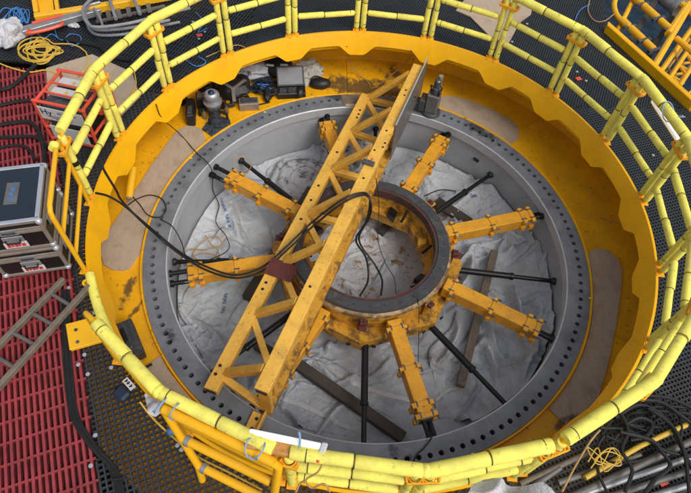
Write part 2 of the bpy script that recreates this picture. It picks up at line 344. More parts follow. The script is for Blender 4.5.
# yellow patches of primed steel under the open gratings near the camera
mb = MB()
for q in [(-1.9, -4.1, .9, .5, 20), (-.9, -4.5, 1.2, .35, -10), (-2.4, -4.6, .5, .9, 65), (.2, -4.4, 1.0, .5, 15), (2.6, -3.5, .8, .5, 30), (1.2, -4.2, .7, .5, -20)]:
    a = math.radians(q[4]); mb.box((q[0], q[1], .50), (q[2], q[3], .12), (Vector((math.cos(a), math.sin(a), 0)), Vector((-math.sin(a), math.cos(a), 0)), Vector((0, 0, 1))))
struct(mb.build('underdeck_beams', M['underyellow']))

# ------------------------------------------------------------ the amber ring frame
frame = thing('ring_frame', (0, 0, -.15), 'amber painted round steel frame with scalloped rim around the grey flange', 'ring frame')
teeth = [-68, -50, -31.4, -11.6, 5.3, 24.8, 42.5, 58.3, 77.5, 97.8, 115.8, 135.6, 154.5, 173, 191, 210, 228, 246, 264, 280]
def skirt(th):
    best = 0
    for t in teeth:
        d = abs((th - t + 180) % 360 - 180)
        best = max(best, min(1, max(0, (5.0 - d) / 2.9)))
    if best <= 0: return 3.388, .755
    return 3.388 - .028 * best, .755 - .155 * best
mb = MB(); ths = [i * .6 for i in range(600)]
for th in ths:
    rb, zb = skirt(th)
    for r, z in ((3.505, DZ - .30), (3.505, DZ + .012), (3.475, DZ + .014), (3.462, DZ - .008), (rb, zb), (rb + .025, zb), (3.475, DZ - .05), (3.475, DZ - .30)): mb.v.append(tuple(pol(r, th, z)))
n = len(ths)
for i in range(n):
    a, b = 8 * i, 8 * ((i + 1) % n)
    for j in range(8): mb.f.append((a + j, b + j, b + (j + 1) % 8, a + (j + 1) % 8))
o = mb.build('scalloped_rim', M['ring'], frame, smooth=True)
MB().lathe([(3.085, -.02), (3.10, .012), (3.115, .012), (3.125, -.05), (3.85, -.06), (4.12, -.055), (4.15, -.03), (4.15, .9)], n=180).build('trough', M['trough'], frame, smooth=True)
for a, b in ((-17.5, 0), (48, 0), (100, 0), (142, 0), (-36, 0)): MB().tube([pol(3.13, a, -.05), pol(4.1, a - 1, -.05)], .006, 5).build('weld_bead', M['trough'], frame)

# ------------------------------------------------------------ flanged steel pipe
pipe = thing('flanged_pipe', (0, 0, -1.6), 'large grey steel pipe end with a flat ring flange full of bolt holes', 'pipe')
def flange_mesh():
    mb = MB(); NH = 140; R0, R1, RB, rh = 2.785, 3.085, 2.962, .0315; K = 12; dth = 2 * PI / NH
    for i in range(NH):
        tc = (i + .5) * dth; o = len(mb.v); V = []
        sq = [(-1, -1), (-.33, -1), (.33, -1), (1, -1), (1, -.33), (1, .33), (1, 1), (.33, 1), (-.33, 1), (-1, 1), (-1, .33), (-1, -.33)]
        # square patch round the hole (in t, r), then strips in to R0 and out to R1
        def P(t, r, z): a = tc + t * dth / 2; return (r * math.cos(a), r * math.sin(a), z)
        for s_, q in sq: V.append(P(s_, RB + q * .05, 0))
        for s_, q in sq:
            a = math.atan2(q, s_); V.append(P(math.cos(a) * rh / (RB * dth / 2), RB + math.sin(a) * rh, 0))
        for s_, q in sq:
            a = math.atan2(q, s_); V.append(P(math.cos(a) * rh / (RB * dth / 2), RB + math.sin(a) * rh, -.15))
        for t in (-1, -.33, .33, 1): V.append(P(t, R0, 0))
        for t in (-1, -.33, .33, 1): V.append(P(t, R1, 0))
        for t in (-1, 1): V.append(P(t, R1, -.14))
        fs = [(k, (k + 1) % K, K + (k + 1) % K, K + k) for k in range(K)] + [(K + k, K + (k + 1) % K, 2 * K + (k + 1) % K, 2 * K + k) for k in range(K)]
        fs += [(36 + k, 37 + k, 1 + k, k) for k in range(3)] + [(9 - k, 8 - k, 41 + k, 40 + k) for k in range(3)]
        fs += [(40, 41, 42, 43, 45, 44)]
        mb.add(V, [f[::-1] if False else f for f in fs])
    return mb
fm = flange_mesh(); fo = fm.build('flange', M['flange'], pipe)
MB().lathe([(2.786, -.0005), (2.770, -.012), (2.770, -.165), (2.812, -.20)], n=200).build('machined_lip', M['bevel'], pipe, smooth=True)
MB().lathe([(2.812, -.19), (2.815, -1.6)], n=200).build('inner_wall', M['wall'], pipe, smooth=True)
MB().lathe([(2.90, -.155), (3.03, -.155)], n=100).build('hole_backing', M['black'], pipe)
# small marks and ports
mb = MB()
for (u, v) in [(191, 158), (460, 116), (473, 454), (590, 298), (293, 101), (265, 112)]:
    p = at(u, v, .004); mb.box(p, (.035, .02, .004))
mb.build('paint_mark', M['yell'], pipe)
mb = MB(); p = pol(2.805, 52, -.42); mb.box(p, (.10, .03, .05), (pol(1, 142), pol(1, 52), Vector((0, 0, 1)))); mb.build('wall_port', M['black'], pipe)
o = MB().lathe([(2.84, .004), (2.84, .011), (3.075, .011), (3.075, .004)], n=12, a0=math.radians(93), a1=math.radians(102.5), close=True).build('cover_strip', M['timber2'])
tag(o, 'brown stained cover strip lying over the far stretch of the bolt circle', 'cover strip')
mb = MB(); mb.lathe([(2.775, .004), (2.775, .012), (2.84, .012), (2.84, .004)], n=12, a0=math.radians(92), a1=math.radians(101.5), close=True)
tag(mb.build('wood_strip', M['ply']), 'thin pale wooden strip along the far inner edge of the flange', 'wooden strip')

# ------------------------------------------------------------ tarpaulins on the floor inside
def fbm(x, y, z=0, o=4):
    v = 0; a = 1; f = 1
    for _ in range(o): v += a * noise.noise(Vector((x * f, y * f, z + _ * 7.3))); a *= .5; f *= 2.07
    return v
CR = {}
def creases(seed, ang, n):
    """seeded set of long thin folds over the pipe floor: start, direction, length, height, width"""
    if seed not in CR:
        R_ = random.Random(seed); L_ = []
        for _ in range(n):
            a = ang + R_.gauss(0, .55) if R_.random() < .72 else R_.uniform(0, PI)
            L_.append((R_.uniform(-2.7, 2.7), R_.uniform(-2.7, 2.7), math.cos(a), math.sin(a), R_.uniform(.25, 1.1), R_.uniform(.25, 1.) ** 1.6, R_.choice((R_.uniform(.018, .04), R_.uniform(.03, .09))), R_.uniform(-.7, .7), R_.choice((1, 1, 1, -1))))
        CR[seed] = L_
    return CR[seed]
def folds(x, y, s, ang, st):
    h = 0; wx = .09 * noise.noise(Vector((x * 1.7, y * 1.7, s)))
    for cx, cy, dx, dy, L_, a, w_, cv, sg in creases(s, ang, 330):
        u = (x - cx) * dx + (y - cy) * dy
        if u < 0 or u > L_: continue
        v = (y - cy) * dx - (x - cx) * dy + wx + cv * (u - L_ * .5) ** 2
        ww = w_ * (.55 + .9 * u / L_)
        if abs(v) > 3 * ww: continue
        t = math.sin(PI * u / L_); q = abs(v) / ww
        h += sg * a * t * (max(0, 1 - q) if sg > 0 else max(0, 1 - q) * .5) * (ww / .06)
    return st * 1.15 * min(h, .95) + .05 * noise.noise(Vector((x * .8, y * .8, s + 2))) + .018 * noise.noise(Vector((x * 2.6, y * 2.6, s + 4)))
def base_h(x, y):
    r = math.hypot(x, y); th = math.atan2(y, x)
    up = max(0, (r - 2.25) / .55); k = .16 + .22 * max(0, math.cos(th + .45)) + .06 * noise.noise(Vector((math.cos(th) * 3, math.sin(th) * 3, 2)))
    return -1.02 + k * min(1.2, up) ** 1.6
def in_poly(x, y, P):
    c = False; n = len(P); j = n - 1
    for i in range(n):
        if (P[i][1] > y) != (P[j][1] > y) and x < (P[j][0] - P[i][0]) * (y - P[i][1]) / (P[j][1] - P[i][1]) + P[i][0]: c = not c
        j = i
    return c
TARPH = []
def cur_h(x, y):
    z = -9
    for test, h in TARPH:
        if test is None or in_poly(x, y, test): z = max(z, h(x, y))
    return z
def tarp(name, poly, hfun, m, label, step=.021, edge=.03):
    """a cloth patch: grid warped to fit the polygon's bounds, cells outside the polygon left out, hem drooping to what lies below"""
    xs = [p[0] for p in poly]; ys = [p[1] for p in poly]; x0, x1, y0, y1 = min(xs), max(xs), min(ys), max(ys)
    nx = int((x1 - x0) / step) + 1; ny = int((y1 - y0) / step) + 1; mb = MB(); idx = {}
    def vid(i, j):
        if (i, j) not in idx:
            x = x0 + i * step; y = y0 + j * step; idx[(i, j)] = len(mb.v); mb.v.append((x, y, hfun(x, y)))
        return idx[(i, j)]
    ins = {(i, j): in_poly(x0 + (i + .5) * step, y0 + (j + .5) * step, poly) for i in range(nx) for j in range(ny)}
    for (i, j), q in ins.items():
        if q: mb.f.append((vid(i, j), vid(i + 1, j), vid(i + 1, j + 1), vid(i, j + 1)))
    # snap rim vertices on the outline so that the hem is a clean line
    P = [Vector((p[0], p[1])) for p in poly]
    cnt = {}
    for f in mb.f:
        for k in range(4):
            e = tuple(sorted((f[k], f[(k + 1) % 4]))); cnt[e] = cnt.get(e, 0) + 1
    rim = {v for e, c in cnt.items() if c == 1 for v in e}
    for v in rim:
        q = Vector(mb.v[v][:2]); best = None
        for i in range(len(P)):
            a, b = P[i], P[(i + 1) % len(P)]; ab = b - a; t = max(0, min(1, (q - a).dot(ab) / max(ab.length_squared, 1e-9))); c_ = a + ab * t
            if best is None or (c_ - q).length < best[0]: best = ((c_ - q).length, c_)
        q = best[1]; mb.v[v] = (q.x, q.y, hfun(q.x, q.y) - edge * (math.hypot(q.x, q.y) < 2.6 or name in ('white_rag', 'white_cloth', 'foil_sheet')))
    TARPH.append((poly, hfun))
    o = mb.build(name, m, smooth=False)
    me = o.data; me.polygons.foreach_set('use_smooth', [True] * len(me.polygons))
    return tag(o, label, 'tarpaulin') if label else o
def circle_poly(r, n=120, w_=.0, seed=0):
    return [tuple(pol(r + w_ * noise.noise(Vector((math.cos(2 * PI * i / n) * 2, math.sin(2 * PI * i / n) * 2, seed))), 360 * i / n)[:2]) for i in range(n)]
h0 = lambda x, y: base_h(x, y) + folds(x, y, 1, .5, .12)
tarp('floor_tarpaulin', circle_poly(2.80, 140, .02), h0, M['tarp'], 'dull grey tarpaulin lining the whole floor inside the pipe', .024)
MB().lathe([(0, -1.16), (2.81, -1.16)], n=48).build('pipe_floor', M['under'], pipe)
def wob(pts, n=10, a=.02, s=0):
    p = spline([at(u, v, -.95) for u, v in pts + pts[:1]], n); return [(q.x + a * noise.noise(Vector((q.x * 6, q.y * 6, s))), q.y + a * noise.noise(Vector((q.x * 6, q.y * 6, s + 4)))) for q in p[:-1]]
def clampR(P, r=2.78): return [(x, y) if math.hypot(x, y) < r else (x * r / math.hypot(x, y), y * r / math.hypot(x, y)) for x, y in P]
# left sheets
P1 = clampR(wob([(178, 268), (196, 226), (214, 202), (240, 192), (262, 210), (274, 250), (262, 300), (240, 330), (215, 345), (190, 330), (176, 300)]))
tarp('pale_sheet', P1, lambda x, y: base_h(x, y) + .035 + folds(x, y, 22, 1.2, .12), M['tarp2'], 'pale blue grey sheet with blue print under the two left arms')
P2 = clampR(wob([(180, 300), (200, 290), (232, 318), (262, 325), (268, 365), (292, 395), (330, 430), (300, 428), (262, 415), (225, 385), (195, 345)]))
tarp('front_left_sheet', P2, lambda x, y: base_h(x, y) + .03 + folds(x, y, 31, -.7, .15), M['tarp'], 'grey sheet with long creases at the lower left under the truss end')
P3 = clampR(wob([(285, 345), (330, 358), (372, 385), (420, 395), (470, 405), (450, 428), (400, 440), (350, 437), (305, 425), (272, 395)]))
tarp('front_sheet', P3, lambda x, y: base_h(x, y) + .035 + folds(x, y, 43, .3, .10), M['tarp'], 'grey sheet with two white seams across the front of the pipe floor')
P4 = clampR(wob([(455, 255), (500, 232), (530, 250), (552, 290), (556, 330), (540, 370), (505, 405), (462, 425), (440, 395), (430, 350), (455, 318)]))
tarp('right_sheet', P4, lambda x, y: base_h(x, y) + .045 + folds(x, y, 57, 1.5, .22), M['tarp2'], 'heavily creased pale sheet on the right below the two right arms')
P5 = clampR(wob([(380, 150), (410, 156), (440, 166), (475, 185), (505, 206), (535, 245), (500, 250), (455, 262), (430, 215), (390, 185)]))
tarp('back_right_sheet', P5, lambda x, y: base_h(x, y) + .04 + folds(x, y, 63, -.4, .20), M['tarp2'], 'crumpled pale sheet at the far right behind the hub ring')
P6 = clampR(wob([(345, 250), (375, 215), (405, 218), (435, 245), (428, 285), (400, 312), (350, 308), (330, 285)]))
tarp('muddy_sheet', P6, lambda x, y: base_h(x, y) + .05 + folds(x, y, 71, .1, .09), M['muddy'], 'white sheet with brown mud patches seen through the hub ring')
P7 = clampR(wob([(322, 150), (345, 135), (375, 150), (372, 175), (340, 185), (322, 172)]))
tarp('sooty_sheet', P7, lambda x, y: base_h(x, y) + .06 + folds(x, y, 83, .9, .16), M['sooty'], 'black smeared crumpled sheet behind the truss at the far wall')
# the pile: a coiled sheet
pc = at(303, 186, -.9)
def hp(x, y):
    dx, dy = x - pc.x, y - pc.y; r = math.hypot(dx, dy); a = math.atan2(dy, dx)
    rr = r + .05 * noise.noise(Vector((x * 3, y * 3, 5)))
    return base_h(x, y) + .05 + .22 * max(0, 1 - (rr / .62) ** 4) * (.55 + .45 * min(1, rr / .35)) + .055 * abs(math.sin(rr * 17 + a * .5)) * (rr > .14) + folds(x, y, 91, a, .03 + .10 * (rr < .3))
tarp('coiled_sheet', [(pc.x + .66 * math.cos(t) * (1 + .06 * math.sin(3 * t)), pc.y + .60 * math.sin(t)) for t in [2 * PI * k / 48 for k in range(48)]], hp, M['sooty'], 'dirty sheet coiled up in a round heap left of the truss near the far wall', .022)
TOP = lambda x, y: cur_h(x, y)
def strip(name, pts, wd, m, off=.012, n=14):
    P = spline([at(u, v, -.95) for u, v in pts], n); mb = MB(); V = []
    for i, p in enumerate(P):
        d = (P[min(i + 1, len(P) - 1)] - P[max(0, i - 1)]); d.z = 0; d.normalize(); s_ = Vector((-d.y, d.x, 0)) * wd / 2
        for k in (-1, 0, 1): q = p + s_ * k; V.append((q.x, q.y, TOP(q.x, q.y) + off))
    mb.add(V, [(3 * i + k, 3 * i + k + 1, 3 * i + 4 + k, 3 * i + 3 + k) for i in range(len(P) - 1) for k in (0, 1)])
    return mb.build(name, m, smooth=True)
seams = [([(276, 397), (300, 404), (330, 418), (350, 428)], .06), ([(318, 363), (345, 378), (375, 391), (420, 402)], .06), ([(236, 205), (243, 225), (252, 242)], .05), ([(426, 358), (438, 364), (452, 371)], .05), ([(436, 400), (448, 390), (462, 387)], .045),
         ([(178, 305), (190, 322), (203, 333)], .05), ([(205, 196), (216, 200), (232, 205)], .06), ([(408, 158), (428, 164), (446, 170)], .05)]
pairs = bpy.data.objects
def find(nm): return pairs[nm]
owners = ['front_sheet', 'front_sheet', 'pale_sheet', 'right_sheet', 'right_sheet', 'front_left_sheet', 'pale_sheet', 'back_right_sheet']
def adopt(o, p): o.parent = p; o.location = ORG[o] - ORG[p]
for (pts, wd), ow in zip(seams, owners): adopt(strip('seam', pts, wd, M['seam']), find(ow))
for (pts, ow) in [([(222, 203), (226, 214)], 'pale_sheet'), ([(227, 217), (230, 228)], 'pale_sheet'), ([(226, 293), (224, 303)], 'pale_sheet'), ([(224, 306), (222, 313)], 'pale_sheet'), ([(448, 191), (456, 194)], 'back_right_sheet'), ([(470, 197), (476, 198)], 'back_right_sheet'), ([(231, 255), (229, 262)], 'pale_sheet')]:
    P = [at(u, v, -.95) for u, v in pts]; mb = MB(); L = (P[1] - P[0]).length; d = (P[1] - P[0]) / L; s_ = Vector((-d.y, d.x, 0)); t = 0; k = 0
    while t < L:
        for q in (-1, 0, 1):
            if (k * 5 + q * 3) % 4 == 1: continue
            c_ = P[0] + d * t + s_ * .017 * q; z = TOP(c_.x, c_.y) + .014; mb.box((c_.x, c_.y, z), (.010, .014 if q else .02, .004), (d, s_, Vector((0, 0, 1))))
        t += .017; k += 1
    adopt(mb.build('blue_print', M['blueprint']), find(ow))

# timbers on the tarpaulins
def timber(p, q, w_, h_, z, label, m='timber'):
    a = at(*p, z); b = at(*q, z); a.z = b.z = z; mb = MB(); mb.bar(a - Vector((0, 0, h_ / 2)), b - Vector((0, 0, h_ / 2)), w_, h_)
    tag(mb.build('timber', M[m], bevel=.008), label, 'timber')
timber((284, 353.5), (404, 437), .15, .12, -.78, 'long dark square timber crossing under the front strut', 'timber')
timber((495, 250), (461, 385), .12, .10, -.78, 'long slim weathered timber standing crosswise between the right arms', 'timber2')
timber((256, 343), (276, 355), .14, .10, -.80, 'short dark timber stub under the lower end of the truss')
timber((283, 238), (246, 297), .14, .12, -.76, 'dark timber passing beneath the left arm beside the red plate')
timber((436, 200), (470, 222), .20, .06, -.78, 'flat black timber next to the far right strut')
timber((311, 187), (296, 212), .13, .10, -.70, 'brown timber leaning between the coiled sheet and the truss')
timber((404, 205), (380, 232), .12, .09, -.80, 'dark timber piece inside the hub ring')

# ------------------------------------------------------------ the centring tool: hub, bearing ring, arms, struts
hub = thing('centering_tool', (0, 0, -.75), 'yellow eight armed centering tool with dark bearing ring inside the pipe', 'centering tool')
br = MB().lathe([(.965, .035), (.975, .05), (1.115, .05), (1.13, .03), (1.13, -.05), (.965, -.05)], n=96, close=True).build('bearing_ring', M['bearing'], hub, smooth=True)
mb = MB()
for k in range(32): mb.lathe([(0, .0525), (.010, .0525), (.010, .048)], pol(1.05, k * 11.25 + 3, 0), 8)
mb.build('ring_bolt', M['black'], br)
MB().lathe([(.928, .02), (.93, .036), (.965, .038), (.965, -.10), (.925, -.10)], n=96, close=True).build('red_seal', M['seal'], hub, smooth=True)
MB().lathe([(1.13, .0), (1.165, -.02), (1.175, -.06), (1.13, -.07)], n=96, close=True).build('primer_band', M['cream'], hub, smooth=True)
MB().lathe([(.95, -.09), (1.15, -.07), (1.16, -.40), (.95, -.40)], n=64, close=True).build('drum', M['drum'], hub, smooth=True)
mb = MB()  # lower octagonal frame
O8 = [[pol(r, -90 + 45 * k, z) for k in range(8)] for r, z in ((.88, -.38), (1.40, -.34), (1.40, -.56), (.88, -.56))]
for k in range(8):
    for j in range(4):
        mb.f.append(tuple(len(mb.v) + q for q in range(4))); mb.v += [tuple(O8[j][k]), tuple(O8[j][(k + 1) % 8]), tuple(O8[(j + 1) % 4][(k + 1) % 8]), tuple(O8[(j + 1) % 4][k])]
of = mb.build('octagonal_frame', M['drum'], hub)
for k in range(8):
    a = -90 + 45 * k; t = pol(1, a + 90)
    mb = MB(); mb.box(pol(1.20, a, -.20), (.12, .02, .30), (t, pol(1, a), Vector((0, 0, 1)))); mb.box(pol(1.27, a, -.12), (.10, .13, .018), (t, pol(1, a), Vector((0, 0, 1)))); mb.build('gusset', M['drum'] if k % 2 else M['oxide'], hub, bevel=.004)
    mb = MB(); mb.box(pol(1.24, a, -.06), (.085, .07, .05), (t, pol(1, a), Vector((0, 0, 1)))); lg = mb.build('lug', M['oxide'], hub, bevel=.004)
    MB().lathe([(0, -.032), (.018, -.032)], pol(1.24, a, 0), 10).build('lug_hole', M['black'], lg)
    for s_ in (-9, 10):
        MB().lathe([(0, .006), (.03, .006), (.03, -.01)], pol(1.375, a, -.46) + t * s_ * .018, 12, axis=pol(1, a)).build('frame_bolt', M['black'], of)
    # inner brackets and coil springs
    mb = MB(); mb.box(pol(.86, a + 22, -.33), (.15, .14, .12), (t, pol(1, a + 22), Vector((0, 0, 1)))); mb.build('inner_bracket', M['rod'] if k % 2 else M['drum'], hub, bevel=.008)
    mb = MB(); c0 = pol(.90, a + 8, -.13)
    for q in range(5): mb.ball(c0 + Vector((0, 0, -.045 * q)) - pol(.02 * q, a), .026, 8)
    mb.build('chain', M['rod'], hub, smooth=True)
UP = Vector((0, 0, 1))
def arm(a, r0, r1, ztop=-.10):
    d = pol(1, a); t = pol(1, a + 90); w_, h_ = .19, .215; zc = ztop - h_ / 2
    mb = MB(); mb.box(d * ((r0 + r1) / 2) + UP * zc, (r1 - r0, w_, h_), (d, t, UP)); b = mb.build('arm', M['arm'], hub, bevel=.008)
    for rr, big in ((r0 + .13, 0), ((r0 + r1) / 2 + .02, 0), (r1 - .17, 1), (r1 - .03, 1)):
        ln = .045 if not big else .06; ex = .075 if not big else .10
        mb = MB()
        for s_ in (-1, 1):
            mb.box(d * rr + t * s_ * (w_ / 2 + .018) + UP * (zc + h_ / 2 - .035 - .0), (ln, .05, .085), (d, t, UP)); mb.box(d * rr + t * s_ * (w_ / 2 + .022) + UP * (zc - h_ / 2 + .04), (ln * 1.2, .055, .085), (d, t, UP))
            mb.box(d * (rr + ln * .2) + t * s_ * (w_ / 2 + .006) + UP * zc, (ln * .6, .02, h_), (d, t, UP))
        mb.box(d * rr + UP * (ztop + .006), (ln, w_ + ex * .35, .014), (d, t, UP)); mb.box(d * rr + UP * (ztop - h_ - .006), (ln, w_ + .04, .014), (d, t, UP))
        c_ = mb.build('clamp', M['arm'], b, bevel=.004)
        for s_ in (-1, 1):
            mb = MB(); mb.lathe([(0, .05), (.014, .05), (.014, -.05), (0, -.05)], d * (rr + .03) + t * s_ * (w_ / 2 + .045) + UP * (ztop - .03), 6, axis=d)
            mb.box(d * (rr - .01) + t * s_ * (w_ / 2 - .02) + UP * (ztop + .014), (.075, .018, .008), (d, t, UP)); mb.build('clamp_bolt', M['dsteel'], b)
    mb = MB()
    for s_, zo in ((-.045, .05), (.05, -.06)):
        p = d * r1 + t * s_ + UP * (zc + zo); mb.tube([p, p + d * (2.80 - r1 - .03)], .033, 10); mb.tube([p + d * (2.80 - r1 - .07), p + d * (2.80 - r1)], .05, 12)
    mb.build('piston', M['rod'], b, smooth=True)
    mb = MB(); mb.box(d * (r1 + .008) + UP * zc, (.016, w_ * .8, h_ * .8), (d, t, UP)); mb.build('end_plate', M['dsteel'], b)
for a, r0, r1 in [(154, 1.19, 2.46), (196.5, 1.19, 2.52), (109, 1.18, 2.58), (65, 1.19, 2.60), (20.2, 1.19, 2.60), (-24, 1.19, 2.56), (-70.5, 1.19, 2.52), (-116, 1.19, 2.30)]:
    arm(a, r0, r1, -.10)
for a in (-.5, 45, -45.8, -87.2, 141.5, 187, 90, 226):
    d = pol(1, a); p0 = d * 1.12 + UP * -.47; p1 = d * 2.80 + UP * -.50; L = p1 - p0
    o = MB().tube([p0, p0 + L * .60, p0 + L * .605, p0 + L * .63, p0 + L * .635, p1], [.047, .047, .056, .056, .033, .033], 12).build('strut', M['rod'], hub, smooth=True)
    MB().tube([p1 - d * .05, p1 - d * .02, p1], [.04, .058, .058], 12).build('strut_foot', M['black'], o, smooth=True)

# ------------------------------------------------------------ the truss girder across the flange
tn = (at(253.5, 387.6, .8) + at(268.7, 393.4, .8)) / 2; tf = (at(414.7, 62.9, .8) + at(422.7, 65.8, .8)) / 2
ln_ = (at(203.6, 386, .2) + at(216.6, 393.4, .2)) / 2; lf = (at(360, 94.5, .2) + at(373, 93, .2)) / 2
TD = (tf - tn).normalized(); TS = Vector((TD.y, -TD.x, 0))
girder = thing('truss_girder', (tn + tf) / 2 - UP * .8, 'long worn yellow steel truss lying across the pipe flange', 'truss')
def chord(name, p0, p1, w_, h_, par=girder, m='truss'):
    mb = MB(); mb.bar(p0 - UP * h_ / 2, p1 - UP * h_ / 2, w_, h_); return mb.build(name, M[m], par, bevel=.009, seg=2)
tc = chord('top_chord', tn, tf, .165, .12)
lc = chord('side_chord', ln_, lf, .165, .12)
bn = tn - TS * .0 - UP * .70 + TD * .02; bf = tf - TS * .0 - UP * .70 - TD * .1
bc = chord('bottom_chord', bn, bf, .13, .12, m='drum')
for c_, p in ((tc, tn), (lc, ln_)):
    mb = MB(); mb.box(p - TD * .002 - UP * .06, (.006, .125, .08), (TD, TS, UP)); mb.build('open_end', M['timber'], c_)
def topat(u, v): return at(u, v, .8)
Ls = [at(u, v, .2) for u, v in [(368, 96), (350, 129), (328, 166), (301, 210), (276, 258), (252, 311), (216, 368)]]
Ts = [at(u, v, .8) for u, v in [(413, 72), (393, 108), (373, 145), (351, 190), (327, 242), (298, 300), (262, 366)]]
def proj_on(p, a, b): t = (p - a).dot(b - a) / (b - a).length_squared; return a + (b - a) * t
for i in range(7):
    l = proj_on(Ls[i], ln_, lf); t = proj_on(Ts[i], tn, tf)
    p0 = l + TS * .07 + UP * -.03; p1 = t - TS * .075 - UP * .05
    mb = MB(); mb.bar(p0, p1, .095, .085); mb.build('brace', M['truss'], girder, bevel=.006)
    bq = proj_on(t, bn, bf)
    if i < 4: mb = MB(); mb.bar(l + TS * .07 + TD * .0 - UP * .065, bq - TS * .05 - UP * .05, .09, .085); mb.build('brace', M['truss'], girder, bevel=.006)
    if i < 6:
        l2 = proj_on(Ts[i + 1], bn, bf)
        mb = MB(); mb.bar(l + TS * .06 - TD * .08 - UP * .06, l2 - TS * .05 + TD * .12 - UP * .05, .085, .08); mb.build('brace', M['truss'], girder, bevel=.006)
    # right side panel: post and diagonal between the chords
    mb = MB(); mb.bar(bq + UP * .0, t - UP * .12, .07, .07, up=TS); mb.build('post', M['truss'], girder, bevel=.005)
    if i < 6:
        mb = MB(); mb.bar(bq - TD * .04 + UP * .0, proj_on(Ts[i + 1], tn, tf) + TD * .04 - UP * .12, .06, .06, up=TS); mb.build('post_brace', M['truss'], girder, bevel=.005)
for i in range(7):
    l = proj_on(Ls[i], ln_, lf); t = proj_on(Ts[i], tn, tf); wd_ = (t - l).normalized()
    P = [l + TS * .078 - TD * .05 - UP * .0, l + TS * .088 - UP * .0, l + TS * .078 + TD * .05 - UP * .0]
    MB().tube([q - UP * .01 for q in P], .008, 5).build('weld_bead', M['timber2'], girder, smooth=True)
    P = [t - TS * .080 - TD * .05 - UP * .02, t - TS * .088 - UP * .03, t - TS * .080 + TD * .05 - UP * .02]
    MB().tube(P, .008, 5).build('weld_bead', M['timber2'], girder, smooth=True)
lbr = proj_on(Ls[6], ln_, lf)
mb = MB(); mb.bar(lbr + TS * .06 - TD * .06 - UP * .06, bn - TS * .06 + TD * .04 - UP * .03, .09, .08); mb.build('brace', M['truss'], girder, bevel=.006)
# end post and foot plate
mb = MB(); mb.bar(tn - UP * .118 + TD * .06, bn - UP * .02 + TD * .03, .15, .06, up=TD); mb.build('end_post', M['truss'], girder, bevel=.006)
mb = MB(); fc = (at(245, 431, .03) + at(253, 415, .03) + at(262.5, 417.6, .03) + at(256, 434.7, .03)) / 4; mb.box(fc, (.27, .155, .025), (TD, TS, UP)); ft = mb.build('foot_plate', M['truss'], girder, bevel=.004)
for q in (-.055, .065): MB().lathe([(0, .0135), (.022, .0135)], fc + TD * q, 14).build('bolt_hole', M['black'], ft)
mb = MB(); mb.bar(bn - TD * .25 - UP * .05, bn + TD * .02 - UP * .05, .02, .09); mb.build('foot_gusset', M['truss'], girder)
def holes(lst, z, par, r=.016):
    for u, v in lst:
        p = at(u, v, z + .0015); MB().lathe([(0, 0), (r, 0)], p, 12).build('bolt_hole', M['black'], par)
holes([(360, 110), (358.5, 114), (357, 117.5), (337, 152), (318.5, 185.5), (311, 200), (301, 219), (266, 282.5), (262.5, 289), (220, 365.5), (215.5, 374)], .2, lc, .021)
holes([(386.5, 130.5), (385, 143), (383, 147), (374.5, 150), (363.5, 178), (310, 286.5), (415, 97), (406, 90), (404.5, 95)], .8, tc, .018)
mb = MB(); p = at(281, 270, .215); q = (at(274, 258, .2) - at(270, 273, .2)).normalized()
mb.box(p + UP * .008, (.26, .38, .014), (TD, TS, UP)); tag(mb.build('red_plate', M['oxide'], bevel=.003), 'small dark red oxide plate lying on the side chord of the truss', 'plate')
# grey plate against the far end
g0 = proj_on(at(395, 125, .86), tn, tf) + TS * .10; g1 = proj_on(at(430, 58, .86), tn, tf) + TS * .10
mb = MB(); mb.box((g0 + g1) / 2 - UP * .30, ((g1 - g0).length, .018, .72), (TD, TS, UP)); gp = mb.build('grey_plate', M['gplate'], bevel=.003); tag(gp, 'upright dull grey steel plate against the far right side of the truss', 'plate')
MB().box((g0 + g1) / 2 + UP * .063, ((g1 - g0).length, .02, .008), (TD, TS, UP)).build('bright_edge', M['alu'], gp)
# hydraulic unit on the flange
hu = at(431, 112, .02); U = thing('hydraulic_motor', hu, 'grey hydraulic motor unit on a round base beside the upright grey plate', 'motor')
ux, uy = TD, TS
MB().lathe([(0, .05), (.14, .05), (.155, .03), (.155, 0), (0, 0)], hu, 24).build('base_disc', M['dsteel'], U, smooth=True)
mb = MB(); mb.box(hu + UP * .225 - uy * .01, (.19, .20, .35), (ux, uy, UP)); hb = mb.build('motor_body', M['gplate'], U, bevel=.012)
mb = MB(); mb.box(hu + UP * .16 - uy * .17, (.22, .10, .22), (ux, uy, UP)); mb.box(hu + UP * .10 - uy * .26, (.16, .08, .16), (ux, uy, UP)); mb.build('valve_block', M['dsteel'], U, bevel=.01)
MB().lathe([(.05, .39), (.07, .42), (.07, .52), (.045, .53), (.055, .57), (.055, .66), (.035, .68), (0, .68)], hu, 16).build('motor_head', M['dsteel'], U, smooth=True)
mb = MB(); mb.lathe([(0, .72), (.04, .72), (.04, .55), (0, .55)], hu + ux * .05 + uy * .02, 12); mb.build('oil_cap', M['tan'], U, smooth=True)
mb = MB()
for q in (-1, 1): mb.tube([hu + ux * .05 * q + uy * .05 + UP * .34, hu + ux * .06 * q + uy * .08 + UP * .48, hu + ux * .03 * q + uy * .03 + UP * .54], .014, 8)
mb.tube([hu - uy * .06 + UP * .34, hu - uy * .09 + UP * .50], .01, 6); mb.ball(hu - uy * .09 + UP * .52, .022, 8); mb.build('hose_fitting', M['black'], U, smooth=True)
mb = MB(); mb.box(hu + UP * .23 + uy * .087 - ux * .03, (.05, .004, .03), (ux, uy, UP)); mb.build('socket', M['black'], hb)
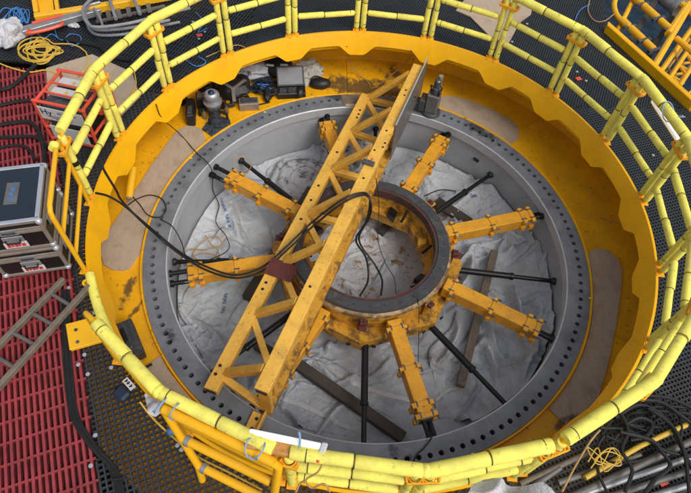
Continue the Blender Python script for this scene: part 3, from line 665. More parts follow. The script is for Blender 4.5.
# junction box on the truss
p = at(368.5, 162, .84); mb = MB(); mb.box(p - UP * .012, (.07, .17, .05), (TD, TS, UP)); jb = mb.build('junction_box', M['dsteel'], bevel=.006); tag(jb, 'small dark junction box strapped on the top chord of the truss', 'junction box')
MB().ball(at(372, 159, .9), .018, 8).build('red_knob', M['redframe'], jb)

# ------------------------------------------------------------ plywood boards in the trough
def board(pts, label, z=-.045, n=5):
    P = spline([at(u, v, z) for u, v in pts + pts[:1]], n)[:-1]
    mb = MB(); mb.prism([(q.x, q.y) for q in P], z - .012, z + .006); return tag(mb.build('plywood_board', M['ply']), label, 'board', 'plywood boards in the trough')
def arcpts(r, a0, a1, n, z=-.045): return [tuple(pol(r, a0 + (a1 - a0) * i / n)[:2]) for i in range(n + 1)]
def board2(outer, a0, a1, label, rin=3.14, z=-.045, dk=0):
    P = arcpts(rin, a0, a1, 14) + [tuple(at(u, v, z)[:2]) for u, v in outer]
    mb = MB(); mb.prism(P, z - .010, z + .016); return tag(mb.build('plywood_board', M['ply'], bevel=.003), label, 'board')
board2([(203, 131), (196, 127), (188, 126), (180, 129), (173, 136), (150, 168), (125, 207), (108, 232), (102, 243), (101, 255), (104, 265), (112, 270), (124, 271), (131, 268)], -170.5, -211.5 , 'large pale plywood board with rounded ends on the left of the trough')
board2([(572, 431), (583, 428), (596, 405), (608, 365), (616, 325), (621, 290), (622, 272), (618, 260), (608, 251), (600, 249), (594, 249)], 3.5, -43.2, 'brown plywood board with rounded ends on the right of the trough')
board2([(441, 97), (450, 96), (468, 100), (490, 109), (510, 120), (518, 128), (519, 138), (514, 142)], 45.2, 71, 'pale plywood board behind the flange at the far right')
board2([(160, 384), (164, 380), (172, 381), (180, 384)], -123, -141, 'brown plywood board at the lower left beside the truss foot') if False else None
P = [tuple(pol(3.135, a)[:2]) for a in range(-141, -112, 2)] + [tuple(pol(3.45, a)[:2]) for a in range(-113, -136, -2)] + [tuple(pol(3.40, -138)[:2]), tuple(pol(3.30, -140.5)[:2])]
mb = MB(); mb.prism(P, -.055, -.029); tag(mb.build('plywood_board', M['ply']), 'brown plywood board at the lower left under the yellow foam rail', 'board')
# sawn lines on the boards
for pts, nm in (([(178, 134), (208, 141)], 0), ([(588, 254), (616, 265)], 1)):
    a, b = at(*pts[0], -.035), at(*pts[1], -.035); mb = MB(); mb.bar(a, b, .018, .006)
    tag(mb.build('wood_batten', M['timber2']), ('thin stick lying across the top of the left plywood board', 'thin stick lying across the top of the right plywood board')[nm], 'stick')

# ------------------------------------------------------------ guard rail panels
A0 = 7.3; RR = 3.53; ZT, ZM, ZL = 2.03, 1.65, 1.27
def ring_tie(mb, p, d, r): mb.tube([p - d * .004, p + d * .004], r, 12, cap=False)
def sleeve(parent, p0, p1, r, cuts, m='foam', wig=0, ends=True):
    """foam sleeve in lengths, with a tie round each joint"""
    p0, p1 = Vector(p0), Vector(p1); L = (p1 - p0).length; d = (p1 - p0) / L; tm = MB()
    ts = [0] + [((k + 1) / (cuts + 1)) + random.uniform(-.05, .05) for k in range(cuts)] + [1]
    sd_ = d.cross(UP); sd_ = sd_.normalized() if sd_.length > .1 else Vector((1, 0, 0))
    for a, b in zip(ts[:-1], ts[1:]):
        off = sd_ * random.uniform(-.006, .006) + UP * random.uniform(-.006, .006); rr = r * random.uniform(.95, 1.06)
        q0 = p0 + d * (a * L + .006); q1 = p0 + d * (b * L - .006); nn = 4
        pts = [q0 + (q1 - q0) * (k / nn) + off for k in range(nn + 1)]; rs = [rr * .93] + [rr * random.uniform(.98, 1.03) for _ in range(nn - 1)] + [rr * .93]
        pts = [pts[0]] + [pts[0] + d * .012] + pts[1:-1] + [pts[-1] - d * .012, pts[-1]]; rs = [rs[0] * .96, rr] + rs[1:-1] + [rr, rs[-1] * .96]
        MB().tube(pts, rs, 14).build('foam_sleeve', M[m], parent, smooth=True)
    for t in ts[1:-1] + [random.choice((.1, .9)) + random.uniform(-.03, .03)]:
        tm = MB(); ring_tie(tm, p0 + d * t * L, d, r * 1.045); tm.build('tie_band', M['tie'], parent, smooth=True)
WHERE = {0: 'at the right edge above the lit lamp', 1: 'at the right with a lit lamp tied inside it', 2: 'at the upper right corner of the deck by the sea', 3: 'in front of the tan plywood sheet', 4: 'at the far side right of the truss end',
         5: 'at the far side just left of the truss end', 6: 'at the far side above the black laptop case', 7: 'at the far left by the small red tag', 8: 'at the upper left before the aluminium frame', 9: 'at the left in front of the red generator',
         10: '', -7: '', -8: '', -1: 'at the right edge beside the right plywood board', -2: 'at the right edge leaning low over the grating', -3: 'at the lower right where the foam rails bunch together', -4: 'at the lower right above the white cloth', -5: 'at the bottom centre in front of the bottom strut', -6: 'at the bottom just right of the yellow stowed gate'}
def panel(k, foam=(1, 1, 1, 1), label=None, clamp=True):
    a, b = pol(RR, A0 + 18 * k, 0), pol(RR, A0 + 18 * (k + 1), 0); d = (b - a).normalized(); L = (b - a).length
    A = a + d * .058; B = b - d * .058
    T = thing('guard_rail_panel', (a + b) / 2 + UP * DZ, label or ('foam wrapped guard rail panel ' + WHERE[k]), 'guard rail', 'guard rail panels round the ring')
    r = .026
    pts = [A + UP * (ZT - .10), A + UP * (ZT - .03) + d * .02, A + UP * ZT + d * .08, B + UP * ZT - d * .08, B + UP * (ZT - .03) - d * .02, B + UP * (ZT - .10)]
    tr = MB().tube(pts, r, 10).build('top_rail', M['rail'], T, smooth=True)
    posts = []
    for q in (A, B):
        p = MB().tube([q + UP * (DZ + .0), q + UP * (ZT - .09)], r, 10).build('post', M['rail'], T, smooth=True); posts.append(p)
        mb = MB(); mb.box(q + UP * (DZ + .012), (.10, .10, .016)); mb.lathe([(0, .04), (.016, .04), (.016, 0)], q + UP * DZ + d * .04, 6); mb.build('post_foot', M['clampy'], p, bevel=.003)
    mr = MB().tube([A + UP * ZM, B + UP * ZM], r * .9, 10).build('mid_rail', M['rail'], T, smooth=True)
    lr = MB().tube([A + UP * ZL, B + UP * ZL], r * .9, 10).build('mid_rail', M['rail'], T, smooth=True)
    if foam[0]:
        sa = .0 if k in (-6, -4) else .17 if k == -8 else -.045; sb = .0 if k in (-5, -7, 9) else -.045
        sleeve(tr, A + UP * ZT + d * sa, B + UP * ZT - d * sb, .057, 1)
        if sa < 0: MB().ball(A - d * .058 + UP * ZT, .058, 14).build('foam_elbow', M['foam'], tr, smooth=True)
    if foam[1]: sleeve(mr, A + UP * ZM + d * .05, B + UP * ZM - d * .05, .045, 1)
    if foam[2]: sleeve(lr, A + UP * ZL + d * .05, B + UP * ZL - d * .05, .043, 1)
    if foam[3]:
        for q, p in ((A, posts[0]), (B, posts[1])): sleeve(p, q + UP * (DZ + .07), q + UP * (ZT - .06), .043, 1)
    if clamp:
        o_ = pol(1, A0 + 18 * k); tt = pol(1, A0 + 18 * k + 90); p = pol(RR, A0 + 18 * k, 1.86); mb = MB()
        mb.box(p + o_ * .056, (.016, .27, .045), (o_, tt, UP)); mb.box(p - o_ * .056, (.016, .27, .045), (o_, tt, UP))
        for s_ in (-1, 1): mb.lathe([(.050, -.024), (.062, -.024), (.062, .024), (.050, .024)], p + tt * .058 * s_, 14, close=True); mb.box(p + tt * s_ * .13, (.10, .022, .05), (o_, tt, UP))
        mb.box(p, (.11, .02, .04), (o_, tt, UP))
        mb.build('rail_clamp', M['clampy'], T, bevel=.006)
    return T, tr
for k in range(-6, 10): panel(k)
T10, tr10 = panel(10, (0, 0, 0, 0), 'bare yellow guard rail panel beside the flight cases')
MB().tube([pol(RR, 189.5, ZT) , pol(RR, 190.6, ZT)], .05, 14).build('foam_sleeve', M['foam'], tr10, smooth=True)
panel(-7, (1, 0, 0, 0), 'guard rail panel with a foam top tube behind the stowed yellow gate', clamp=False)
panel(-8, (1, 0, 0, 0), 'guard rail panel whose foam top rail starts by the yellow plate', clamp=False)
# bare tip of rail at the opening
a_, b_ = pol(RR, A0 - 144, ZT), pol(RR, A0 - 126, ZT); d_ = (b_ - a_).normalized()
# stowed gate leaning outside
a, b = pol(3.61, -117.0, 0), pol(3.61, -101.2, 0); d = (b - a).normalized(); oo = pol(1, -109)
G = thing('stowed_gate', (a + b) / 2 + UP * DZ + oo * .18, 'bare yellow three tube gate tied with blue tape against the near left rail', 'gate')
zs = ((1.98, 0.0), (1.62, .075), (1.24, .155)); ptsL = [a + UP * z + oo * o_ for z, o_ in zs]; ptsR = [b + UP * z + oo * o_ for z, o_ in zs]
mb = MB(); mb.tube([ptsL[0] - d * .0, ptsR[0]], .042, 12); mb.build('top_tube', M['rail'], G, smooth=True)
for i in (1, 2): MB().tube([ptsL[i] + d * (.14 * i), ptsR[i] - d * .02], .038, 12).build('cross_tube', M['rail'], G, smooth=True)
MB().tube([ptsR[0] - d * .02, ptsR[0] + d * .03 - UP * .05, ptsR[2] + d * .03, ptsR[2] - UP * .28 + d * .02 + oo * .04], .036, 12).build('end_tube', M['rail'], G, smooth=True)
MB().tube([ptsL[0], ptsL[2] + d * .28, ptsL[2] + d * .3 - UP * .3 + oo * .05], .034, 12).build('end_tube', M['rail'], G, smooth=True)
for i in (1, 2):
    p = ptsL[i] + d * (.14 * i + .06); MB().tube([p - d * .02, p + d * .02], .047, 12).build('collar', M['steel'], G, smooth=True)
def tape_wrap(u, v, r, label, z=ZT, tilt=0):
    p = at(u, v, z); th = math.atan2(p.y, p.x); dd = Vector((-math.sin(th), math.cos(th), 0)); rad = Vector((math.cos(th), math.sin(th), 0)); mb = MB(); P = []
    for k in range(22):
        t = 2 * PI * k / 20; P.append(p + rad * (r * .88 * math.cos(t) + .006) + UP * (r * .88 * math.sin(t) - .003) + dd * (tilt * math.sin(t) + .001 * k))
    mb = MB(); mb.tube(P, .0065, 6); tag(mb.build('tape_tie', M['tape'], smooth=True), label, 'tie')
tape_wrap(160, 403, .085, 'pale blue tie round the near left foam rail, nearest the white rag', tilt=.04)
tape_wrap(176, 410, .08, 'pale blue tie round the foam rail just right of the white rag')
tape_wrap(253, 447, .085, 'pale blue tie at the right end of the stowed gate', tilt=-.05)
tape_wrap(258, 448, .085, 'pale blue tie crossing the other tie at the lamp end', tilt=.05)
mb = MB(); mb.tube(px([(299, 432, 2.2), (300, 440, 2.14), (299, 462, 1.95)], n=5), .009, 6); tag(mb.build('tape_tie', M['tape'], smooth=True), 'pale blue tie standing up over the near lit lamp', 'tie')
for u, v, t_ in ((668, 112, .1), (676, 117, -.08)): tape_wrap(u, v, .085, 'pale blue tie holding the right lamp, %s one' % ('upper' if t_ > 0 else 'lower'), tilt=t_)
# foam edge protector along the ring rim
pts = [pol(3.47, a, .985) for a in np.linspace(-154.2, -140.6, 9)]
tag(MB().tube(pts, [.052] * 9, 12).build('edge_foam', M['foam'], smooth=True), 'loose yellow foam tube on the rim at the gap in the rails', 'foam tube')
# eyelet on the ring
p = at(86.5, 283, .99); mb = MB(); mb.lathe([(.022, -.012), (.045, -.012), (.045, .012), (.022, .012)], p, 14, close=True); tag(mb.build('eyelet', M['rail'], smooth=True), 'yellow eyelet at the foot of the bare rail post', 'eyelet')
# cloth strip on panel 9 foot (black tape)
mb = MB(); p = pol(RR, 186.3, 1.55); mb.tube([p - UP * .03, p + UP * .03], .058, 12); tag(mb.build('black_strap', M['black'], smooth=True), 'black strap binding the foam post at the left corner', 'strap')

# lit lamps
def lamp(p0, p1, label, grp='lit tube lamps'):
    d = (p1 - p0).normalized(); s_ = d.cross(UP).normalized(); T = thing('tube_lamp', (p0 + p1) / 2 - UP * .08, label, 'lamp'); L = (p1 - p0).length; c_ = (p0 + p1) / 2; u = s_.cross(d)
    ot = Vector((c_.x, c_.y, 0)).normalized(); ot = (ot - d * ot.dot(d)).normalized(); mb = MB(); mb.box(c_ - UP * .045 + ot * .02, (L, .10, .08), (d, ot, ot.cross(d))); mb.build('housing', M['orange'], T, bevel=.02, seg=2)
    return T, c_, d, s_, u, L
p0, p1 = at(246, 438, 2.05), at(319, 453, 2.05); T, c_, d, s_, u, L = lamp(p0, p1, 'lit white tube lamp tied along the near rail beside the truss foot')
q = (CAM_O - c_).normalized(); inn = -pol(1, -104)
mb = MB(); mb.box(c_ + inn * .045 + UP * .012, (L, .055, .045), (d, inn, UP)); mb.build('lit_tube', M['lamp'], T, bevel=.02, seg=3)
mb = MB(); mb.box(c_ + inn * .035 + UP * .012 + d * (L / 2 + .02), (.05, .085, .06), (d, inn, UP)); mb.build('end_cap', M['glass'], T, bevel=.01)
mb = MB(); mb.ball(c_ - inn * .05 + d * (L / 2 + .01), .026, 8); mb.build('cable_plug', M['redframe'], T)
p0, p1 = at(656, 100, 1.80), at(682, 140, 1.80); T, c_, d, s_, u, L = lamp(p0, p1, 'lit white tube lamp tied inside the rail at the upper right')
inn = -pol(1, 16); mb = MB(); mb.box(c_ + inn * .055 + UP * .012, (L * .97, .065, .05), (d, inn, UP)); mb.build('lit_tube', M['lamp'], T, bevel=.018, seg=3)

# ------------------------------------------------------------ flight cases
fr = Vector((-3.32, -1.50, 0)); fd = Vector((.22, -.71, 0)).normalized(); wd = Vector((-fd.y * 0 - .96, -.28, 0)).normalized(); wd = Vector((fd.y, -fd.x, 0))
fr = Vector((-3.335, -1.49, 0)); W_, D_ = .66, .76
def fcase(z0, h, label, lid):
    c_ = fr + wd * W_ / 2 - fd * D_ / 2; T = thing('flight_case', c_ + UP * z0, label, 'flight case', 'stacked flight cases')
    ax = (wd, fd, UP); hl = h * .30
    for nm, za, zb in (('body', z0 + .03, z0 + h - hl - .012), ('lid', z0 + h - hl + .012, z0 + h - .012)):
        mb = MB(); mb.box(c_ + UP * (za + zb) / 2, (W_ - .02, D_ - .02, zb - za), ax); b = mb.build(nm, M['caseblk'], T)
    mb = MB()
    for za in (z0 + .03, z0 + h - hl - .02, z0 + h - hl + .018, z0 + h - .02):
        for s_ in (-1, 1):
            mb.box(c_ + fd * s_ * (D_ / 2 - .008) + UP * za, (W_, .022, .038), ax); mb.box(c_ + wd * s_ * (W_ / 2 - .008) + UP * za, (.022, D_ - .025, .038), ax)
    for s_ in (-1, 1):
        for q in (-1, 1): mb.box(c_ + fd * s_ * (D_ / 2 - .010) + wd * q * (W_ / 2 - .010) + UP * (z0 + h / 2), (.034, .034, h - .04), ax)
    mb.build('edge_trim', M['tan'], T, bevel=.003)
    for s_ in (-1, 1):
        for q in (-1, 1):
            for zz in (z0 + .04, z0 + h - .03): MB().ball(c_ + fd * s_ * (D_ / 2 - .012) + wd * q * (W_ / 2 - .012) + UP * zz, .037, 10).build('corner_ball', M['alu'], T, smooth=True)
    # front fittings: latch dish, handle dish with label
    f = c_ + fd * (D_ / 2 + .004)
    mb = MB(); mb.box(f + UP * (z0 + h - hl - .0), (.17, .012, .09), ax); mb.build('latch', M['steel'], T, bevel=.004)
    mb = MB(); mb.box(f + fd * .006 + UP * (z0 + h - hl + .0), (.13, .012, .04), ax); mb.build('latch_bar', M['dsteel'], T, bevel=.004)
    mb = MB(); mb.box(f + UP * (z0 + h * .44), (.20, .012, .11), ax); hd_ = mb.build('handle_dish', M['steel'], T, bevel=.006)
    mb = MB(); mb.tube([f + fd * .02 - wd * .07 + UP * (z0 + h * .44 + .02), f + fd * .03 - wd * .06 + UP * (z0 + h * .44 - .02), f + fd * .03 + wd * .06 + UP * (z0 + h * .44 - .02), f + fd * .02 + wd * .07 + UP * (z0 + h * .44 + .02)], .010, 6); mb.build('handle', M['black'], hd_)
    mb = MB(); mb.box(f + fd * .004 - UP * 0 + UP * (z0 + h * .27), (.22, .01, .085), ax); lb = mb.build('label_card', M['label'], T)
    mb = MB()
    for i, (x, ww) in enumerate([(-.07, .035), (-.03, .02), (.0, .03), (.035, .02), (.068, .03)]):
        mb.box(f + fd * .0115 + wd * x + UP * (z0 + h * .27 + .004 * (i % 2)), (ww, .004, .045), ax); mb.box(f + fd * .0125 + wd * (x + .004) + UP * (z0 + h * .27), (ww * .4, .003, .012), ax)
    mb.build('label_print', M['redprint'], lb)
    # side fittings
    sp = c_ - wd * (W_ / 2 + .004)
    for q in (-.18, .16): mb = MB(); mb.box(sp + fd * q + UP * (z0 + h * .5), (.012, .13, .12), ax); mb.build('side_handle_dish', M['steel'], T, bevel=.004)
    if lid:
        mb = MB(); mb.box(c_ + UP * (z0 + h - .006), (W_ - .03, D_ - .03, .012), ax); lp_ = mb.build('lid_panel', M['navy'], T)
        mb = MB()
        for s_ in (-1, 1):
            mb.box(c_ + fd * s_ * (D_ / 2 - .018) + UP * (z0 + h), (W_, .044, .016), ax); mb.box(c_ + wd * s_ * (W_ / 2 - .018) + UP * (z0 + h), (.044, D_ - .05, .016), ax)
        mb.build('lid_trim', M['alu'], T, bevel=.004)
        P = [at(7, 183, z0 + h + .002), at(20, 182, z0 + h + .002), at(16.5, 204, z0 + h + .002), at(3, 205, z0 + h + .002)]
        mb = MB(); mb.add([q for q in P], [(0, 3, 2, 1)]); mb.build('lid_label', M['gplate'], T)
        lu = (P[0] - P[3]).normalized(); lr_ = (P[1] - P[0]).normalized(); cc = sum(P, Vector()) / 4; mb = MB(); random.seed(3)
        for k in range(9):
            q = cc + lu * (-.10 + .025 * k) + lr_ * random.uniform(-.006, .012) + UP * .002
            mb.box(q, (.017, random.uniform(.03, .055), .002), (lu, lr_, UP)); 
        mb.build('label_print', M['blueprint'], lp_)
    else:
        for s_ in (-1, 1):
            for q in (-1, 1):
                p = c_ + fd * s_ * (D_ / 2 - .1) + wd * q * (W_ / 2 - .12) + UP * (z0 - .03)
                mb = MB(); mb.lathe([(0, -.02), (.045, -.02), (.045, .02), (0, .02)], p, 14, axis=wd); mb.box(p + UP * .035, (.05, .07, .03), ax); mb.build('castor', M['bluedark'], T)
fcase(DZ + .09, .43, 'lower black flight case on castors beside the bare yellow rail', False)
fcase(DZ + .53, .455, 'upper flight case with navy lid and grey label', True)

# ladder
Ld = thing('ladder', (at(40, 330, DZ)), 'dirty wooden ladder lying on the red grating below the flight cases', 'ladder')
ra = [at(90, 286, 1.0), at(8, 377, 1.0)]; rb_ = [at(64, 279, 1.0), at(-12, 357, 1.0)]
ra[1] = ra[0] + (ra[1] - ra[0]) * 1.12; rb_[1] = rb_[0] + (rb_[1] - rb_[0]) * 1.12
for r_ in (ra, rb_): mb = MB(); mb.bar(r_[0], r_[1], .055, .075); mb.build('side_rail', M['timber2'], Ld, bevel=.008)
for (p, q) in [((50, 293), (71, 306)), ((32, 313), (53, 325)), ((13, 333), (35, 345)), ((-6, 355), (13, 367))]:
    MB().tube([at(*p, 1.0), at(*q, 1.0)], .022, 8).build('rung', M['skin'], Ld, smooth=True)
# yellow base plate by the opening
P = [at(u, v, DZ) for u, v in [(67, 326), (98, 318), (103, 343), (71, 352)]]
mb = MB(); mb.prism([(p.x, p.y) for p in P], DZ + .003, DZ + .05); yb = mb.build('base_plate', M['rail'], bevel=.006); tag(yb, 'square yellow base plate with two bolts at the rail gap', 'base plate')
for u, v in ((76, 330), (77.5, 342)): MB().lathe([(0, .056), (.02, .056), (.02, .045)], Vector((at(u, v, DZ + .05).x, at(u, v, DZ + .05).y, DZ)), 6).build('plate_bolt', M['dsteel'], yb)

# ------------------------------------------------------------ cables
def cable(pts, r, m, name, label, cat='cable', z=None, group=None, n=8, sides=7):
    return tag(MB().tube(px(pts, z, n), r, sides).build(name, M[m], smooth=True), label, cat, group)
for i in range(4):
    o_ = i * 2.2 - 1; cable([(63 + o_, 290), (64 + o_, 340), (66 + o_, 372), (72 + o_, 415), (90 + o_, 445), (110 + o_, 468), (118 + o_, 493), (119 + o_, 530)], .014, 'cable', 'cable', 'black cable of the bundle on the red grating edge, %s' % ['leftmost', 'second from left', 'third from left', 'rightmost'][i], z=DZ + .024 + .004 * (i % 2), group='cables in the black bundle')
mb = MB(); p = px([(108, 480), (128, 478)], DZ + .06); mb.tube(p, .008, 6); tag(mb.build('cable_strap', M['black']), 'black strap across the cable bundle', 'strap')
cable([(-8, 90), (8, 88), (22, 78), (30, 70), (36, 64)], .030, 'cable', 'hose', 'black hose at the upper left crossing the red grating by the rope coil', 'hose', DZ + .03)
cable([(-8, 107), (20, 101), (44, 101), (58, 104)], .026, 'cable', 'hose', 'upper straight black hose running to the generator', 'hose', DZ + .03)
cable([(-8, 126), (10, 123), (28, 122), (38, 130), (44, 148), (44, 172)], .030, 'cable', 'hose', 'outer black hose looping behind the flight cases', 'hose', DZ + .03)
cable([(-8, 150), (8, 146), (26, 147), (36, 160)], .020, 'cable', 'hose', 'thin inner black hose behind the flight cases', 'hose', DZ + .03)
cable([(-8, 138), (12, 137), (34, 137), (48, 146)], .024, 'cable', 'hose', 'middle black hose loop behind the flight cases', 'hose', DZ + .03)
cable([(60, 38), (80, 42), (98, 46), (112, 56), (130, 60)], .032, 'cable', 'hose', 'thick black hose lying on the ribbed mat at the upper left', 'hose', DZ + .03)
cable([(60, 165), (66, 190), (80, 186), (95, 193), (110, 195), (128, 204), (148, 222), (165, 238), (185, 256), (205, 266), (232, 275), (255, 268), (285, 245), (310, 222), (340, 201), (362, 192), (369, 197), (370, 208), (366, 225)][3:], .020, 'cable', 'power_cable', 'thick black power cable hanging from the left rail across the arm to the truss', z=None) if False else None
def cab3(pts, r, lab, m='cable'): return cable(pts, r * .8, m, 'power_cable', lab, n=8)
cab3([(96, 193, 1.2), (108, 196, 1.0), (122, 204, .9), (140, 219, .6), (160, 236, .15), (180, 252, .05), (205, 266, .05), (235, 275, .04), (262, 267, .12), (285, 248, .3), (310, 224, .45), (340, 201, .8), (360, 193, .86), (368, 195, .88), (370, 203, .8), (366, 222, .5), (356, 240, .0), (366, 258, -.4), (368, 280, -.6), (360, 296, -.1)], .018, 'thick black cable from the left rail over the left arm and the truss')
cab3([(101, 160, 1.6), (104, 170, 1.5), (116, 190, 1.2), (122, 201, .95), (141, 221, .6), (161, 239, .15), (181, 255, .06), (206, 270, .05), (236, 278, .04), (264, 270, .12), (287, 250, .3), (312, 227, .44), (341, 204, .8), (362, 195, .87), (370, 200, .86), (370, 215, .6), (359, 240, -.2), (375, 265, -.5), (382, 280, -.7), (381, 295, -.4)], .018, 'second black cable lying beside the thick one over the truss')
cab3([(128, 205, .75), (137, 199, .3), (150, 195, .06), (162, 199, .05), (166, 209, .05), (160, 217, .05), (148, 215, .05), (140, 205, .3), (133, 197, .5)], .011, 'thin black cable loop on the left plywood board')
cab3([(160, 219, .04), (172, 226, .04), (181, 241, .04), (186, 256, .03), (193, 262, -.3)], .009, 'thin black cable running off the loop over the flange')
cab3([(156, 104, .95), (162, 118, .7), (180, 134, .02), (196, 152, .02), (211, 168, .02), (213, 190, -.6), (219, 205, -.8), (216, 222, -.85), (226, 236, -.8), (228, 250, -.7), (205, 262, .0)], .009, 'thin black cable dropping from the far left rim past the upper left arm')
cab3([(429, 425, -.2), (432, 436, .02), (424, 448, .03), (416, 456, .03), (412, 470, .03), (412, 478, .1)], .011, 'thin black cable from the front arm over the flange')
cab3([(376, 178, .88), (379, 205, .4), (378, 240, -.5), (385, 262, -.6), (394, 278, -.5), (396, 294, .05)], .007, 'thin grey black wire hanging from the truss into the hub', 'black')
cab3([(410, 287, .1), (414, 283, .16), (418, 300, .06), (419, 320, -.3), (418, 362, -.85)], .006, 'thin wire over the near side of the bearing ring', 'black')
cab3([(424, 196, -.5), (440, 190, -.5), (456, 191, -.55)], .012, 'short black hose behind the bearing ring')
cable([(205, 235, -.8), (214, 247, -.8), (222, 243, -.8), (214, 236, -.78), (200, 244, -.8), (193, 256, -.8), (206, 262, -.8), (218, 258, -.8), (216, 248, -.75), (203, 250, -.78), (188, 250, -.8), (178, 262, -.8), (184, 272, -.8), (196, 255, -.75), (214, 255, -.78), (220, 268, -.8)], .010, 'ropeo', 'cord', 'orange brown cord coiled on the pale sheet above the left arm', 'cord', n=8)
cable([(233, 162, -.1), (238, 157, -.1), (247, 158, -.15), (251, 166, -.3), (247, 173, -.45)], .008, 'ropeo', 'cord', 'brown cord arching over the upper left arm', 'cord')
cable([(347, 46, .75), (352, 66, .1), (368, 82, -.04), (372, 88, -.04), (385, 80, -.04), (408, 60, .2), (412, 50, .8)], .009, 'ropeo', 'cord', 'thin cord hanging in a V in the far trough', 'cord')
cable([(600, 217, -.03), (610, 221, -.03), (622, 222, .1), (633, 219, .6)], .008, 'ropeo', 'cord', 'thin brown cord on the right trough wall', 'cord')
# yellow extension lead coil, upper left
P = []; c0 = (40, 52)
random.seed(11)
for k in range(9 * 14):
    t = k / 14 * 2 * PI; j = k // 14; rx = 13 + 7 * math.sin(j * 1.7); ry = 8 + 4 * math.cos(j * 2.3)
    P.append((c0[0] + 3.5 * math.sin(j * 2.1) + rx * math.cos(t), c0[1] + 2 * math.cos(j * 1.3) + ry * math.sin(t) - 2, DZ + .02 + .006 * (j % 5)))
P += [(72, 44, DZ + .03), (86, 52, DZ + .03), (88, 66, DZ + .03), (78, 76, DZ + .05)]
cable(P, .011, 'ropey', 'extension_lead', 'yellow extension lead heaped in a coil at the upper left', 'extension lead', n=2, sides=6)
cable([(-6, 61), (12, 68), (30, 72), (46, 70), (60, 75)], .011, 'ropey', 'extension_lead', 'yellow lead trailing in from the left edge below the coil', 'extension lead', DZ + .03)
P = []
for k in range(50):
    t = k * .9; P.append((8 + 14 * math.sin(t * .7) * (1 - k / 80) + k * .35, 14 + 7 * math.sin(t * 1.31) + k * .05, DZ + .02 + .004 * (k % 4)))
cable(P, .009, 'blue', 'rope', 'tangled blue rope in the top left corner', 'rope', n=3, sides=5)
P = [(30, 42), (34, 32), (44, 38), (52, 34), (62, 40), (70, 34), (80, 36), (80, 42), (72, 46), (66, 40), (58, 38), (55, 30)]
cable(P, .008, 'blue', 'rope', 'thin blue rope by the yellow coil and the aluminium frame', 'rope', DZ + .03, n=6, sides=5)
cable([(133, 66), (136, 84), (131, 94)], .010, 'ropey', 'cord', 'short yellow cord by the red generator', 'cord', DZ + .03)
cable([(590, -2), (588, 10), (594, 20), (604, 21), (614, 14)], .009, 'ropeo', 'cord', 'orange cord hanging at the deck edge by the sea', 'cord', DZ + .03)
cable([(575, 20), (580, 10), (590, 4)], .008, 'blue', 'rope', 'scrap of blue rope on the far right mat', 'rope', DZ + .03)
cable([(208, 52), (228, 46), (240, 42), (247, 46), (238, 58), (240, 70, .6), (240, 80, .1)], .008, 'ropeo', 'cord', 'brown cord looped over the rim above the silver lamp', 'cord', DZ + .03) if False else cable([(206, 57, DZ + .03), (222, 50, DZ + .03), (236, 45, DZ + .03), (245, 47, DZ + .03)], .008, 'ropeo', 'cord', 'brown cord on the black mat above the silver lamp', 'cord')
cable([(196, 12), (203, 22), (198, 32), (207, 28)], .007, 'blue', 'rope', 'scrap of blue rope under the far left rail', 'rope', DZ + .03)
cable([(183, 58), (196, 66), (206, 62), (198, 56)], .008, 'blue', 'rope', 'blue rope knot at the foot of the far left rail', 'rope', DZ + .03)

# ------------------------------------------------------------ things in the upper left
# red framed generator
ga = at(56, 112, DZ); gx = (at(112, 118, DZ) - at(56, 112, DZ)); gx.z = 0; gx.normalize(); gy = Vector((-gx.y, gx.x, 0))
gf = at(53, 139, DZ); gx = at(97, 149, DZ) - gf; gx.z = 0; gx.normalize(); gy = Vector((-gx.y, gx.x, 0)); T = thing('generator', gf + gx * .35 + gy * .35, 'red tube framed generator behind the left foam rails', 'generator')
def G3(x, y, z): return gf + gx * x + gy * y + UP * z
ax = (gx, gy, UP); GW, GD, GH = .66, .60, .66
for y in (0, GD):
    MB().tube(spline([G3(0, y, .0), G3(0, y, GH - .06), G3(.05, y, GH), G3(GW - .05, y, GH), G3(GW, y, GH - .06), G3(GW, y, 0)], 6), .021, 8).build('frame_tube', M['redframe'], T, smooth=True)
for x, z in ((0.02, GH - .01), (GW - .02, GH - .01), (0, .04), (GW, .04), (0, .25), (GW, .25)): MB().tube([G3(x, 0, z), G3(x, GD, z)], .020, 8).build('frame_tube', M['redframe'], T, smooth=True)
for y in (.18, .36): MB().tube([G3(.02, y, GH), G3(GW - .02, y, GH)], .014, 8).build('frame_tube', M['redframe'], T, smooth=True)
for z in (.04, .24): MB().tube([G3(0, 0, z), G3(GW, 0, z)], .020, 8).build('frame_tube', M['redframe'], T, smooth=True)
mb = MB(); mb.box(G3(GW * .40, GD * .5, .31), (.46, .50, .52), ax); mb.build('engine_cover', M['dsteel'], T, bevel=.02)
for y in (.27, .46):
    mb = MB(); mb.box(G3(GW * .40, y, GH - .05), (.38, .15, .02), ax); pn = mb.build('top_panel', M['paper'], T, bevel=.005)
    mb = MB(); mb.lathe([(0, -.016), (.03, -.016)], G3(GW * .42, y, GH - .02), 4); mb.build('warning_mark', M['ropey'], pn)
mb = MB(); mb.box(G3(GW * .5, -.02, .50), (.60, .012, .20), ax); sp = mb.build('side_panel', M['paper'], T, bevel=.004)
mb = MB(); mb.box(G3(GW * .60, GD * .5, .2), (.3, .36, .3), ax); mb.build('alternator', M['black'], T, bevel=.03)
mb = MB(); mb.box(G3(GW * .5, -.02, .19), (.5, .012, .22), ax); mb.build('side_panel', M['paper'], T, bevel=.004)
for x, y, z, r in ((.66, .3, .42, .05), (.62, .45, .40, .06)): MB().lathe([(0, .05), (r * .6, .05), (r, .03), (r, -.04), (0, -.04)], G3(x, y, z), 12).build('fuel_cap', M['redframe'], T, smooth=True)
